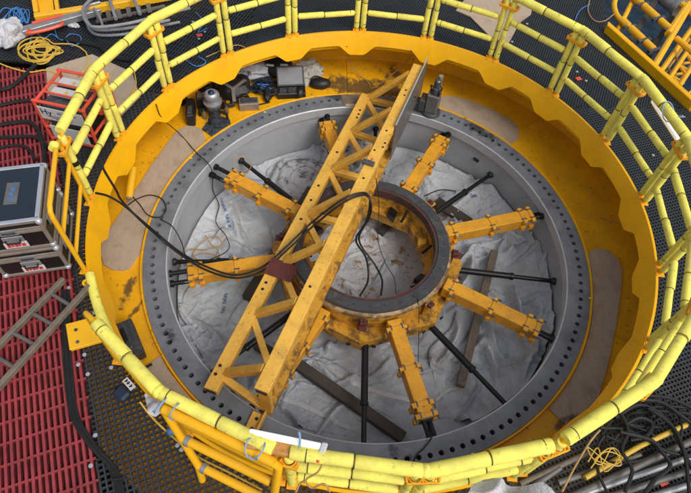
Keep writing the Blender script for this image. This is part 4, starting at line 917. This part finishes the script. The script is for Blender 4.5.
def text(s, size, origin, xd, yd, m, par, name='lettering'):
    cu = bpy.data.curves.new(name, 'FONT'); cu.body = s; cu.size = size; cu.extrude = .001; cu.resolution_u = 2
    to = bpy.data.objects.new(name, cu); C.objects.link(to); dg = bpy.context.evaluated_depsgraph_get(); me = bpy.data.meshes.new_from_object(to.evaluated_get(dg)); bpy.data.objects.remove(to)
    zd = xd.cross(yd); mw = Matrix(((xd.x, yd.x, zd.x, 0), (xd.y, yd.y, zd.y, 0), (xd.z, yd.z, zd.z, 0), (0, 0, 0, 1))); me.transform(mw); me.materials.clear(); me.materials.append(m)
    o = bpy.data.objects.new(name, me); C.objects.link(o); ORG[o] = Vector(origin); o.parent = par; o.location = Vector(origin) - ORG[par]; return o
text('Hy', .13, G3(.06, -.029, .49), gx, UP, M['bluedark'], sp)
mb = MB()
for i, x in enumerate([.30, .33, .365, .395, .43, .46, .49, .52]): mb.box(G3(x, -.0275, .545), (.018, .003, .028 + .004 * (i % 2)), ax)
mb.build('blue_print', M['blueprint'], sp)
mb = MB()
for r_ in range(3): mb.box(G3(.30 + .02 * r_, -.0275, .475 - .022 * r_), (.34 - .06 * r_, .003, .006), ax)
mb.build('fine_print', M['dsteel'], sp)
# plywood sheet under it and further boards
def sheet(pts, z, m, name, label, cat, th=.018):
    P = [at(u, v, z) for u, v in pts]; mb = MB(); mb.prism([(p.x, p.y) for p in P], z - th, z); return tag(mb.build(name, M[m]), label, cat)
sheet([(46, 68), (92, 54), (132, 72), (140, 96), (112, 124), (50, 124)], DZ + .02, 'ply', 'plywood_sheet', 'worn plywood sheet under the red generator', 'sheet')
sheet([(456, 10), (474, -12), (512, -14), (536, -8), (531, 14), (520, 22), (508, 44), (500, 40), (490, 36), (470, 16)], DZ + .02, 'ply', 'plywood_sheet', 'tan plywood sheet on the far right mat behind the rails', 'sheet')
sheet([(-30, 2), (34, -10), (34, -60), (-60, -60)], DZ + .03, 'ply', 'plywood_sheet', 'brown plank floor at the very top left corner', 'sheet')
# bag
def lump(name, u, v, z, sx, sy, sz, m, label, cat, seed=1, amp=.25, n=26, rot=0, freq=3.):
    n = max(n, 34) if amp > .2 else n
    c_ = at(u, v, z); mb = MB(); mb.ball((0, 0, 0), 1, n); V = []
    ca, sa = math.cos(rot), math.sin(rot)
    for x, y, zz in mb.v:
        k = 1 + amp * .8 * (fbm(x * freq * .55, y * freq * .55, zz * freq * .55 + seed, 2) - .35 * abs(noise.noise(Vector((x * freq * 1.3, y * freq * 1.3, zz * freq * 1.3 + seed)))) ); x, y, zz = x * k * sx, y * k * sy, max(zz, -.55) * k * sz
        V.append((c_.x + x * ca - y * sa, c_.y + x * sa + y * ca, z + zz + .55 * sz))
    mb.v = V; return tag(mb.build(name, M[m], smooth=True), label, cat)
lump('plastic_bag', 12, 40, DZ, .20, .24, .20, 'white', 'crumpled white plastic bag beside the yellow coil', 'bag', 3, .5)
# yellow frame (top left), aluminium beam with red handles, tubular trolley frame
T = thing('yellow_stand', at(60, 14, DZ), 'yellow steel frame at the top left behind the aluminium beam', 'frame')
zf = DZ + .12
mb = MB(); mb.bar(at(35, 18, zf), at(110, 6, zf), .10, .12); mb.bar(at(110, 6, zf), at(200, -10, zf), .10, .12); mb.build('front_beam', M['rail'], T, bevel=.008)
mb = MB(); mb.bar(at(37, 14, zf), at(30, -30, zf), .07, .12); mb.build('side_beam', M['rail'], T, bevel=.008)
mb = MB(); mb.bar(at(58, 12, zf), at(52, -30, zf), .06, .08); mb.build('side_beam', M['rail'], T, bevel=.008)
P = [at(u, v, zf - .03) for u, v in [(40, 12), (54, 10), (50, -25), (33, -25)]]; mb = MB(); mb.prism([(p.x, p.y) for p in P], zf - .05, zf - .03); mb.build('infill_plate', M['ring'], T)
T = thing('aluminium_beam', at(60, 26, DZ), 'grey aluminium beam with red handle bars at the upper left', 'beam')
a, b = at(22, 32, DZ + .10), at(100, 10, DZ + .10); mb = MB(); mb.bar(a, b, .14, .10); bm = mb.build('beam_body', M['steel'], T, bevel=.008)
for (p, q, r_, s_) in [((28, 33), (61, 25), (30, 30), (62, 22))]:
    MB().tube(spline([at(*r_, DZ + .16), at(*p, DZ + .18), at(45, 30, DZ + .18), at(*q, DZ + .18), at(*s_, DZ + .16)], 6), .025, 8).build('red_handle', M['redframe'], T, smooth=True)
MB().tube([at(32, 23, DZ + .16), at(62, 15, DZ + .16)], .022, 8).build('red_handle', M['redframe'], T, smooth=True)
T = thing('tubular_frame', at(120, 15, DZ), 'aluminium tube trolley frame with rounded corners behind the upper left rail', 'trolley')
def loop(pts, z, r, nm='frame_tube', m='steel'): MB().tube(px(pts, z, 8), r, 9).build(nm, M[m], T, smooth=True)
loop([(98, -5), (88, 2), (83, 10), (86, 21), (96, 27), (130, 23), (165, 14), (190, 8)], DZ + .30, .024)
loop([(100, 2), (88, 6), (85, 15), (90, 25), (100, 30), (135, 27), (170, 20)], DZ + .20, .024)
loop([(86, 18), (90, 30), (100, 35), (125, 34), (150, 28), (180, 22)], DZ + .08, .022)
loop([(108, -6), (116, 19)], DZ + .30, .026); loop([(131, -8), (140, 14)], DZ + .30, .026); loop([(94, 8), (100, 18), (104, 30)], DZ + .2, .018)
mb = MB()
for i in range(6): mb.bar(at(100 + 10 * i, 22 - 2 * i, DZ + .08), at(96 + 10 * i, 6 - 2 * i, DZ + .08), .07, .02)
mb.bar(at(96, 22, DZ + .06), at(165, 6, DZ + .06), .05, .03); mb.bar(at(92, 6, DZ + .06), at(160, -8, DZ + .06), .05, .03); mb.build('slat_bed', M['gplate'], T)
lump('cable_clamp', 73, 26, DZ, .10, .06, .04, 'white', 'small white and blue wrapping under the aluminium beam', 'wrapping', 5, .4, 14)

# ------------------------------------------------------------ gear in the far left trough
FZ = -.05
def boxat(name, u, v, z, sz, ang, m, label, cat, bevel=.01, tilt=0):
    c_ = at(u, v, z + sz[2] / 2); a = math.radians(ang); X = Vector((math.cos(a), math.sin(a), 0)); Y = Vector((-math.sin(a), math.cos(a), 0)); Z = UP.copy()
    if tilt: t = math.radians(tilt); Y, Z = Y * math.cos(t) + UP * math.sin(t), UP * math.cos(t) - Y * math.sin(t)
    mb = MB(); mb.box((c_.x, c_.y, z + sz[2] / 2), sz, (X, Y, Z)); o = mb.build(name, M[m], bevel=bevel); tag(o, label, cat); return o, c_, X, Y, Z
o, c_, X, Y, Z = boxat('black_holster', 191, 112, FZ, (.13, .42, .24), 12, 'black', 'tall black holster case at the left end of the tools', 'case', .02)
mb = MB(); mb.box(c_ + UP * .12 - Y * .08, (.07, .18, .02), (X, Y, Z)); mb.build('face_plate', M['dsteel'], o, bevel=.004)
o, c_, X, Y, Z = boxat('small_box', 202, 101, FZ, (.17, .17, .24), 12, 'black', 'small grey topped box between the holster and the silver lamp', 'box', .01)
mb = MB(); mb.box(c_ + UP * .124, (.12, .12, .014), (X, Y, Z)); mb.build('box_top', M['tan'], o)
# silver lamp
p = at(215, 115, FZ); p.z = FZ; T = thing('work_lamp', p, 'round silver work lamp standing among black tools in the trough', 'work lamp'); K = 1.38
def kp(P): return [(a * K, b * K) for a, b in P]
MB().lathe(kp([(0, .0), (.07, .0), (.075, .03), (.075, .12), (.09, .14), (.095, .17), (.085, .19)]), p, 20).build('lamp_base', M['dsteel'], T, smooth=True)
MB().lathe(kp([(.085, .19), (.108, .20), (.108, .22), (.08, .228), (.07, .26), (.085, .27), (.092, .30), (.085, .325), (.07, .335)]), p, 24).build('lamp_head', M['steel'], T, smooth=True)
MB().lathe(kp([(.03, .337), (.06, .345), (.07, .335), (.0, .33)]), p, 20).build('lens_ring', M['alu'], T, smooth=True)
MB().ball(p + UP * .33 * K, .055, 12).build('lens', M['bluedark'], T, smooth=True)
for k in range(3):
    a = math.radians(190 + 75 * k); q = p + Vector((math.cos(a), math.sin(a), 0)) * .24; MB().tube([p + UP * .14, q + UP * .12, q], .026, 8).build('lamp_leg', M['black'], T, smooth=True)
for u, v, l in ((205, 118, 'small dark bottle standing left of the silver lamp'), (227, 113, 'small amber bottle standing right of the silver lamp')):
    p = at(u, v, FZ); p.z = FZ; b = MB().lathe([(0, 0), (.034, 0), (.036, .01), (.036, .11), (.016, .135), (.016, .15)], p, 14).build('bottle', M['clear'], smooth=True); tag(b, l, 'bottle')
    MB().lathe([(.018, .15), (.018, .175), (0, .175)], p, 10).build('bottle_cap', M['dsteel'], b, smooth=True)
# harness
o = lump('harness', 234, 92, FZ, .30, .22, .14, 'black', 'black safety harness with grey V straps in the trough', 'harness', 7, .25, 22, .2)
hc = at(233, 90, .10)
for q in ((-9, -5), (9, -6), (1, 12)):
    a = at(233 + q[0] * 1.3, 87 + q[1] * 1.2, .15); b = at(233, 89, .19); mb = MB(); mb.bar(a, b, .055, .014); s_ = mb.build('strap', M['tan'], o, bevel=.003)
o, c_, X, Y, Z = boxat('metal_box', 249, 104, FZ, (.32, .17, .14), 14, 'tan', 'open topped grey metal box in front of the harness', 'box', .006)
mb = MB(); mb.box(c_ + UP * .073 + Y * .01, (.28, .12, .012), (X, Y, Z)); mb.build('lid', M['dsteel'], o)
random.seed(5)
for j, (u0, v0, mm, l) in enumerate([(266, 86, 'black', 'tangled black cable heap beside the laptop'), (262, 83, 'bluedark', 'dark blue cable tangle behind the metal box'), (278, 90, 'black', 'black cable tangle in front of the laptop')]):
    P = [(u0 + random.uniform(-13, 13), v0 + random.uniform(-7, 7), FZ + random.uniform(.02, .13)) for _ in range(26)]
    cable(P, .013, mm, 'cable_heap', l, 'cables', n=6, sides=6)
for j in range(3):
    P = [(262 + random.uniform(-6, 10), 83 + random.uniform(-6, 6), FZ + .12 + random.uniform(.0, .05)) for _ in range(6)]
    cable(P, .010, 'blue' if j == 0 else 'bluedark', 'cable', ('bright blue lead on the black cable heap', 'dark blue lead draped left over the cable heap', 'dark blue lead draped right over the cable heap')[j], n=6, sides=6)
for u, v, sx, sy, l in ((222, 88, .16, .12, 'black bag wedged between the silver lamp and the harness'), (243, 84, .15, .12, 'small black pouch at the right shoulder of the harness'), (268, 96, .20, .08, 'flat black pouch under the cable heap'), (181, 104, .07, .14, 'black roll at the far left end of the tools'), (300, 96, .13, .08, 'black pouch against the right side of the laptop case'), (207, 92, .10, .12, 'black bag behind the small grey topped box')):
    lump('pouch', u, v, FZ, sx, sy, .11, 'black', l, 'pouch', int(u), .22, 20, u * .1)
for j, (u0, v0, l) in enumerate(((240, 100, 'black lead heap left of the grey metal box'), (222, 104, 'black leads around the foot of the silver lamp'))):
    P = [(u0 + random.uniform(-12, 12), v0 + random.uniform(-5, 5), FZ + random.uniform(.02, .12)) for _ in range(18)]
    cable(P, .013, 'black', 'cable_heap', l, 'cables', n=6, sides=6)
lump('cloth', 257, 73, FZ, .33, .24, .16, 'white', 'crumpled cream cloth behind the cable heap', 'cloth', 12, .5, 30, .2, 4.)
lump('plastic_bag', 310, 74, FZ, .25, .28, .10, 'cloth', 'crumpled plastic bag right of the laptop in the trough', 'bag', 17, .6, 26, 0, 4.)
o = lump('black_bag', 277, 72, FZ, .30, .24, .20, 'black', 'black bag with two white strips behind the laptop', 'bag', 21, .15, 20)
for q in (-7, 7):
    p = at(277 + q, 65, .24); mb = MB(); mb.box(p, (.13, .04, .02)); mb.build('white_strip', M['label'], o, bevel=.003)
o, c_, X, Y, Z = boxat('laptop_case', 291, 90, FZ, (.48, .32, .12), 12, 'black', 'black laptop case open on the trough floor', 'laptop case', .015)
mb = MB(); q = c_ + Y * .13 + UP * .19; t = math.radians(40); Y2 = Y * math.cos(t) + UP * math.sin(t); Z2 = UP * math.cos(t) - Y * math.sin(t)
mb.box(q, (.46, .34, .022), (X, Y2, Z2)); sc_ = mb.build('lid', M['black'], o, bevel=.006)
mb = MB(); mb.box(q + Z2 * .013, (.41, .28, .004), (X, Y2, Z2)); mb.build('screen', M['screen'], sc_)
mb = MB(); mb.box(c_ + UP * .063 - Y * .07, (.38, .13, .006), (X, Y, Z)); mb.build('keyboard', M['dsteel'], o)
o = lump('pouch', 320, 86, FZ, .19, .12, .10, 'black', 'small black pouch right of the plastic bag', 'pouch', 31, .12, 18, .1)
mb = MB(); mb.tube(px([(311, 79, .05), (316, 76, .09), (325, 79, .08)], n=5), .012, 6); mb.build('pouch_strap', M['black'], o)
# crumpled foil
P = [at(u, v, FZ) for u, v in [(202, 130), (206, 124), (212, 119), (222, 117), (230, 120), (231, 126), (222, 132), (212, 137)]]; poly = [(p.x, p.y) for p in P]
tarp('foil_sheet', poly, lambda x, y: FZ + .02 + .03 * abs(fbm(x * 9, y * 9, 3, 3)), M['foil'], '', .02, .015)
TARPH.pop(); o = bpy.data.objects['foil_sheet']; o['label'] = 'dark crumpled plastic film beside the left plywood board'; o['category'] = 'film'
cable([(257, 105), (270, 102)], .012, 'black', 'pen', 'black pen with blue end lying near the flange', 'pen', FZ + .02)
lump('knob', 252, 108, FZ, .03, .03, .03, 'black', 'small black knob on the trough floor', 'knob', 3, .05, 10)
# yellow short tube in the left trough
p, q = at(133, 168, .30), at(129, 198, .18)
b = MB().tube([p, q], .055, 16).build('marker_tube', M['rail'], smooth=True); tag(b, 'short yellow tube leaning in the left trough', 'tube')
MB().tube([q, q + (q - p).normalized() * .02], .04, 12).build('tube_cap', M['steel'], b)
sheet([(113, 318), (118, 323), (117, 305), (112, 300)], DZ - .1, 'ring', 'yellow_tab', 'small yellow tab at the gap', 'tab') if False else None
# toolbox
tb = at(131, 346, FZ); tx = (at(134, 322, FZ) - at(150, 362, FZ)); tx.z = 0; tx.normalize(); ty = Vector((-tx.y, tx.x, 0)); tb.z = FZ
T = thing('toolbox', tb, 'black plastic toolbox with orange latches in the lower left trough', 'toolbox'); ax = (tx, ty, UP)
mb = MB(); mb.box(tb + UP * .10, (.48, .25, .20), ax, taper=1.06); mb.build('box_body', M['bearing'], T, bevel=.02, seg=2)
mb = MB(); mb.box(tb + UP * .235, (.50, .27, .08), ax, taper=.80); mb.build('lid', M['bearing'], T, bevel=.015, seg=2)
mb = MB(); mb.box(tb + UP * .28, (.40, .085, .03), ax, taper=.9); mb.build('lid_ridge', M['dsteel'], T, bevel=.006)
mb = MB(); mb.box(tb + UP * .305, (.20, .05, .03), ax); mb.build('handle', M['black'], T, bevel=.01)
mb = MB(); mb.box(tb + UP * .276 + ty * .05, (.035, .03, .006), ax); mb.build('lid_sticker', M['label'], T)
for s_ in (-1, 1):
    q = tb + tx * .13 * s_ + UP * .29 + ty * .05
    MB().tube([q - tx * .04, q - tx * .04 + ty * .05 - UP * .01, q + tx * .04 + ty * .05 - UP * .01, q + tx * .04, q - tx * .04], .010, 6).build('latch', M['clampy'], T)
mb = MB(); mb.bar(at(143, 369, .0), at(152, 364, .0), .03, .02); tag(mb.build('black_clip', M['black'], bevel=.005), 'black clip on the trough floor beside the toolbox', 'clip')
# blue plug unit with label, white rag
o, c_, X, Y, Z = boxat('plug_box', 122, 394, DZ, (.15, .13, .10), -32, 'bluedark', 'dark blue plug box on the near left grating', 'box', .025)
o, c_, X, Y, Z = boxat('marking_tag', 129, 384, 1.06, (.14, .06, .006), -38, 'label', 'white tag with black marks below the near left rail', 'tag', .0)
mb = MB()
for q in (-.045, -.012, .03): mb.box(c_ + X * q + UP * .004, (.014, .035, .003), (X, Y, Z)); mb.box(c_ + X * (q + .009) + UP * .004, (.018, .010, .003), (X, Y, Z))
mb.build('tag_print', M['black'], o)
P = [at(u, v, 1.5) for u, v in [(143, 391), (150, 396), (160, 402), (167, 409), (160, 413), (154, 416), (148, 414), (146, 404)]]
tarp('white_rag', [(p.x, p.y) for p in P], lambda x, y: 1.5 + .06 * fbm(x * 7, y * 7, 1, 3), M['white'], '', .02, .02); TARPH.pop()
o = bpy.data.objects['white_rag']; o['label'] = 'white rag hanging below the near left foam rail'; o['category'] = 'rag'
lump('blue_plug', 172, 432, DZ + .1, .05, .045, .05, 'blueprint', 'blue plug hanging below the stowed gate', 'plug', 2, .1, 12)
cable([(140, 402, 1.3), (150, 415, 1.2), (165, 430, 1.0), (195, 455, 1.0), (230, 473, 1.0), (262, 490, 1.0)], .009, 'ropey', 'lead', 'yellow lead along the foot of the stowed gate', 'lead')
cable([(325, 458, 2.0), (318, 472, 2.0), (306, 480, 1.95), (312, 488, 1.9), (324, 484, 1.95), (330, 492, 1.9)], .008, 'ropeo', 'lamp_lead', 'brown lead hanging from the near lamp', 'lead')
cable([(306, 480, 2.0), (300, 484, 1.95), (296, 492, 1.9)], .008, 'ropeo', 'lamp_lead', 'short brown lead end beside the gate corner', 'lead')
# grating clips
CL = [(94.4, 313), (84.6, 355), (78.4, 365), (111.4, 368), (177.5, 445.7), (181.6, 450), (95.5, 435.5), (91, 466), (69, 288), (523, 13.5), (527, 24), (577, 72), (586, 81), (653, 155.5), (631, 150), (487, 26), (512, 42), (193, 22), (205, 32), (199, 39), (88, 374.5)]
first = None
for u, v in CL:
    p = at(u, v, DZ); p.z = DZ + .003
    nm = ('round clip washer on the near left grating', 'clips on the near left grating') if v > 400 else ('round clip washer near the yellow base plate', 'clips near the yellow base plate') if v > 250 else ('pale clip washer on the far left mat', 'clips on the far left mat') if u < 300 else ('pale clip washer on the mat beside the tan plywood sheet', 'clips beside the tan plywood sheet') if u < 540 else ('pale clip washer on the upper right mat beside the rails', 'clips on the upper right mat')
    if first is None: o = first = MB().lathe([(0, .008), (.007, .008), (.007, .003), (.021, .003), (.021, -.004)], p, 14).build('grating_clip', M['alu'])
    else: o = first.copy(); o.location = p; C.objects.link(o)
    tag(o, nm[0], 'clip', nm[1])
for u, v, l in ((578.5, 78.5, 'red square tag on the black grating at the upper right'), (199.5, 35, 'red square tag on the black mat at the far left'), (663, 482, 'red tag among the pipes at the lower right')):
    boxat('red_tag', u, v, DZ + .003, (.09, .07, .012), 25, 'redframe', l, 'tag', .003)

# ------------------------------------------------------------ lower right: pipes, cables, cloth
random.seed(21)
def pipe_(p, q, r, m, label, z=DZ): tag(MB().tube([at(*p, z + r), at(*q, z + r)], r, 12).build('scaffold_pipe', M[m], smooth=True), label, 'pipe')
PS = 'scaffold pipe at the lower right'
pipe_((525, 492), (560, 468), .028, 'skin', 'short dull pipe nearest the white cloth')
pipe_((558, 483), (640, 455), .030, 'skin', 'brown stained pipe, topmost of the pipes at the lower right')
pipe_((565, 500), (700, 437), .036, 'skin', 'second pipe from the top of the lower right stack')
pipe_((572, 498), (705, 452), .030, 'steel', 'bright galvanised pipe in the middle of the lower right stack')
pipe_((590, 503), (705, 466), .030, 'skin', 'dull pipe below the bright one at the lower right')
pipe_((640, 500), (705, 480), .030, 'steel', 'lowest galvanised pipe beside the red tag')
pipe_((520, 484), (590, 452), .026, 'timber2', 'rusty bar just under the lower right foam rail')
tag(MB().tube([at(585, 478, DZ + .09), at(640, 446, DZ + .09), at(688, 424, DZ + .09)], .026, 10).build('yellow_tube', M['ropey'], smooth=True), 'faded yellow tube lying over the lower right pipes', 'tube')
BC = [[(612, 420), (600, 440), (597, 465), (606, 490), (620, 505)], [(615, 418), (640, 405), (665, 418), (680, 445), (700, 485)], [(620, 432), (650, 440), (662, 452), (670, 466), (655, 480), (640, 500)], [(600, 428), (625, 430), (648, 440), (668, 452), (700, 458)],
      [(635, 400), (660, 402), (680, 415), (700, 430)], [(618, 408), (628, 430), (622, 450), (632, 470), (625, 492)], [(640, 396), (668, 398), (700, 412)], [(606, 436), (620, 444), (610, 456), (598, 448), (604, 436)], [(648, 408), (672, 426), (684, 452), (688, 480), (690, 500)], [(614, 440), (626, 425), (640, 418), (652, 424), (646, 436), (630, 440)]]
BL = ['leftmost, hanging down beside the yellow rope', 'arching over the pipes to the corner', 'ending in a hook over the pipes', 'running flat to the right edge', 'short, under the lower right rail', 'wavy, crossing the pipes', 'uppermost along the right rail foot', 'in a small tight loop', 'rightmost, along the picture edge', 'in a wide loose loop by the rail']
for i, P in enumerate(BC): cable([(u, v, DZ + .12 + .02 * (i % 3)) for u, v in P], random.choice([.014, .018, .02]), 'cable', 'power_cable', 'black cable at the lower right ' + BL[i])
random.seed(77)
for i in range(6):
    u0, v0 = random.uniform(610, 668), random.uniform(402, 448); ph = random.uniform(0, 6); ru, rv = random.uniform(14, 42), random.uniform(8, 24); n_ = random.randint(5, 9)
    P = [(max(v0 * 0 + 606 - (v0 + rv * math.sin(ph + k * .8) - 440) * .9, u0 + ru * math.cos(ph + k * .8) + k * 2), v0 + rv * math.sin(ph + k * .8) + k, DZ + .05 + .03 * (k % 3)) for k in range(n_)]
    cable(P, random.choice([.012, .016, .02]), 'cable', 'power_cable', 'black cable in the thick tangle under the lower right rails', group='black cables tangled at the lower right')
random.seed(8)
P = [(608 + 17 * math.sin(k * 1.3) + random.uniform(-6, 6), 458 + 10 * math.cos(k * 1.9) + random.uniform(-4, 4)) for k in range(14)]
cable([(588, 462), (598, 448)] + P, .006, 'ropey', 'rope', 'thin yellow rope tangle among the lower right cables', 'rope', DZ + .16, n=5, sides=5)
cable([(562, 492), (576, 465), (590, 442), (600, 430)], .009, 'ropeo', 'rope', 'orange rope slanting down under the lower right foam rail', 'rope', DZ + .5)
P = [at(u, v, 1.75) for u, v in [(464, 500), (474, 483), (488, 476), (498, 475), (512, 480), (532, 481), (548, 481), (556, 485), (556, 500)]]
tarp('white_cloth', [(p.x, p.y) for p in P], lambda x, y: 1.66 + .10 * fbm(x * 2.2, y * 2.2, 8, 2) + .10 * (1 - abs(noise.noise(Vector((x * 3.1, y * 4.2, 3)))) * 3) , M['white'], '', .025, .02); TARPH.pop()
o = bpy.data.objects['white_cloth']; o['label'] = 'crumpled white cloth bag at the bottom edge below the foam rail'; o['category'] = 'cloth'

# ------------------------------------------------------------ upper right: kerb beam, access frame, lattice boom over the sea
mb = MB(); a, b, c_ = Vector((*EDGE[2], 1.0)), Vector((*EDGE[3], 1.0)), Vector((*EDGE[5], 1.0))
P = [(EDGE[2][0] - .02, EDGE[2][1] + .0), (EDGE[2][0] + .02, EDGE[2][1] + .12), (EDGE[3][0] + .09, EDGE[3][1] + .05), (EDGE[3][0] + .6, EDGE[3][1] - .04), (EDGE[3][0] + .6, EDGE[3][1] - .12), (EDGE[3][0] + .02, EDGE[3][1] - .02)]
mb.prism(P, .80, 1.08); tag(mb.build('deck_kerb', M['ring'], bevel=.01), 'yellow kerb beam along the deck edge above the sea', 'kerb beam')
ZA = .9
T = thing('access_frame', at(640, 30, ZA), 'yellow tube frame with sleeved rails standing out over the sea', 'access frame')
MB().tube(px([(618, -8), (614, 4), (616, 14), (622, 21), (630, 28)], ZA), .05, 10).build('bent_tube', M['rail'], T, smooth=True)
MB().tube([at(637, -8, ZA - .1), at(612, 41, ZA - .1)], .045, 10).build('frame_tube', M['rail'], T, smooth=True)
for line in (((622, 20), (656, 52)), ((634, -3), (672, 31))):
    a, b = at(*line[0], ZA), at(*line[1], ZA); MB().tube([a, b], .03, 8).build('frame_tube', M['dsteel'], T, smooth=True)
    for t0, t1 in ((-.02, .20), (.26, .62), (.70, .92)):
        MB().tube([a + (b - a) * t0, a + (b - a) * t1], .062, 12).build('yellow_sleeve', M['rail'], T, smooth=True)
        q = a + (b - a) * (t1 + .035); dd = (b - a).normalized(); mb = MB(); mb.box(q, (.06, .26, .06), (dd, dd.cross(UP), UP)); mb.build('bracket', M['dsteel'], T)
for p, q in (((655, 2), (624, 52)), ((671, 18), (648, 58))): mb = MB(); mb.bar(at(*p, ZA - .2), at(*q, ZA - .2), .09, .10); mb.build('cross_beam', M['timber'], T)
T2 = thing('grey_cylinder', at(668, 6, ZA), 'grey cylinder tank in the upper right corner over the sea', 'tank')
a, b = at(648, -18, .8), at(678, 6, .8); MB().tube([a, b], .16, 20).build('cylinder_body', M['steel'], T2, smooth=True)
dd = (b - a).normalized(); MB().tube([b, b + dd * .08], .185, 20).build('end_ring', M['steel'], T2, smooth=True)
MB().tube([a + UP * .17, b + UP * .17], .03, 8).build('top_bead', M['alu'], T2, smooth=True)
T = thing('lattice_boom', at(670, 60, -.6), 'yellow lattice boom at the right edge over the sea', 'lattice boom')
def bt(p, z1, q, z2, r, nm='boom_tube', m='rail'): MB().tube([at(*p, z1), at(*q, z2)], r, 9).build(nm, M[m], T, smooth=True)
bt((700, -12), .9, (654, 66), .9, .055); bt((712, 0), .7, (660, 72), .7, .045); bt((676, 38), .9, (700, 58), .9, .05); bt((668, -8), .9, (700, 20), .9, .055); bt((688, 4), .9, (668, 34), .9, .06)
Z1, Z2 = .3, -1.2
ch = [((708, 20), (664, 86)), ((728, 40), (690, 112))]
for i in range(7):
    t = i / 6; a = (ch[0][0][0] + (ch[0][1][0] - ch[0][0][0]) * t, ch[0][0][1] + (ch[0][1][1] - ch[0][0][1]) * t); t2 = min(1, t + 1 / 6)
    b = (a[0] + 20, a[1] + 8); a2 = (ch[0][0][0] + (ch[0][1][0] - ch[0][0][0]) * t2, ch[0][0][1] + (ch[0][1][1] - ch[0][0][1]) * t2)
    bt(a, Z1, (b[0] - 8, b[1]), Z2, .028, 'lacing'); bt((b[0] - 8, b[1]), Z2, a2, Z1, .028, 'lacing'); bt(a, Z1, (a2[0] + 15, a2[1]), Z1, .028, 'lacing')
    bt((a[0] - 12, a[1]), Z2, a2, Z1, .025, 'lacing')
bt(ch[0][0], Z1, ch[0][1], Z1, .045); bt((708 + 15, 20), Z1, (664 + 15, 86), Z1, .045); bt((700, 24), Z2, (655, 84), Z2, .05); bt((716, 30), Z2, (672, 94), Z2, .05)
bt((704, 82), .2, (668, 108), .2, .02); bt((704, 92), .1, (676, 112), .1, .02)
bt((690, 30), -.4, (664, 72), -.4, .035, 'hose_line', 'steel')
print('objects', len(bpy.data.objects))
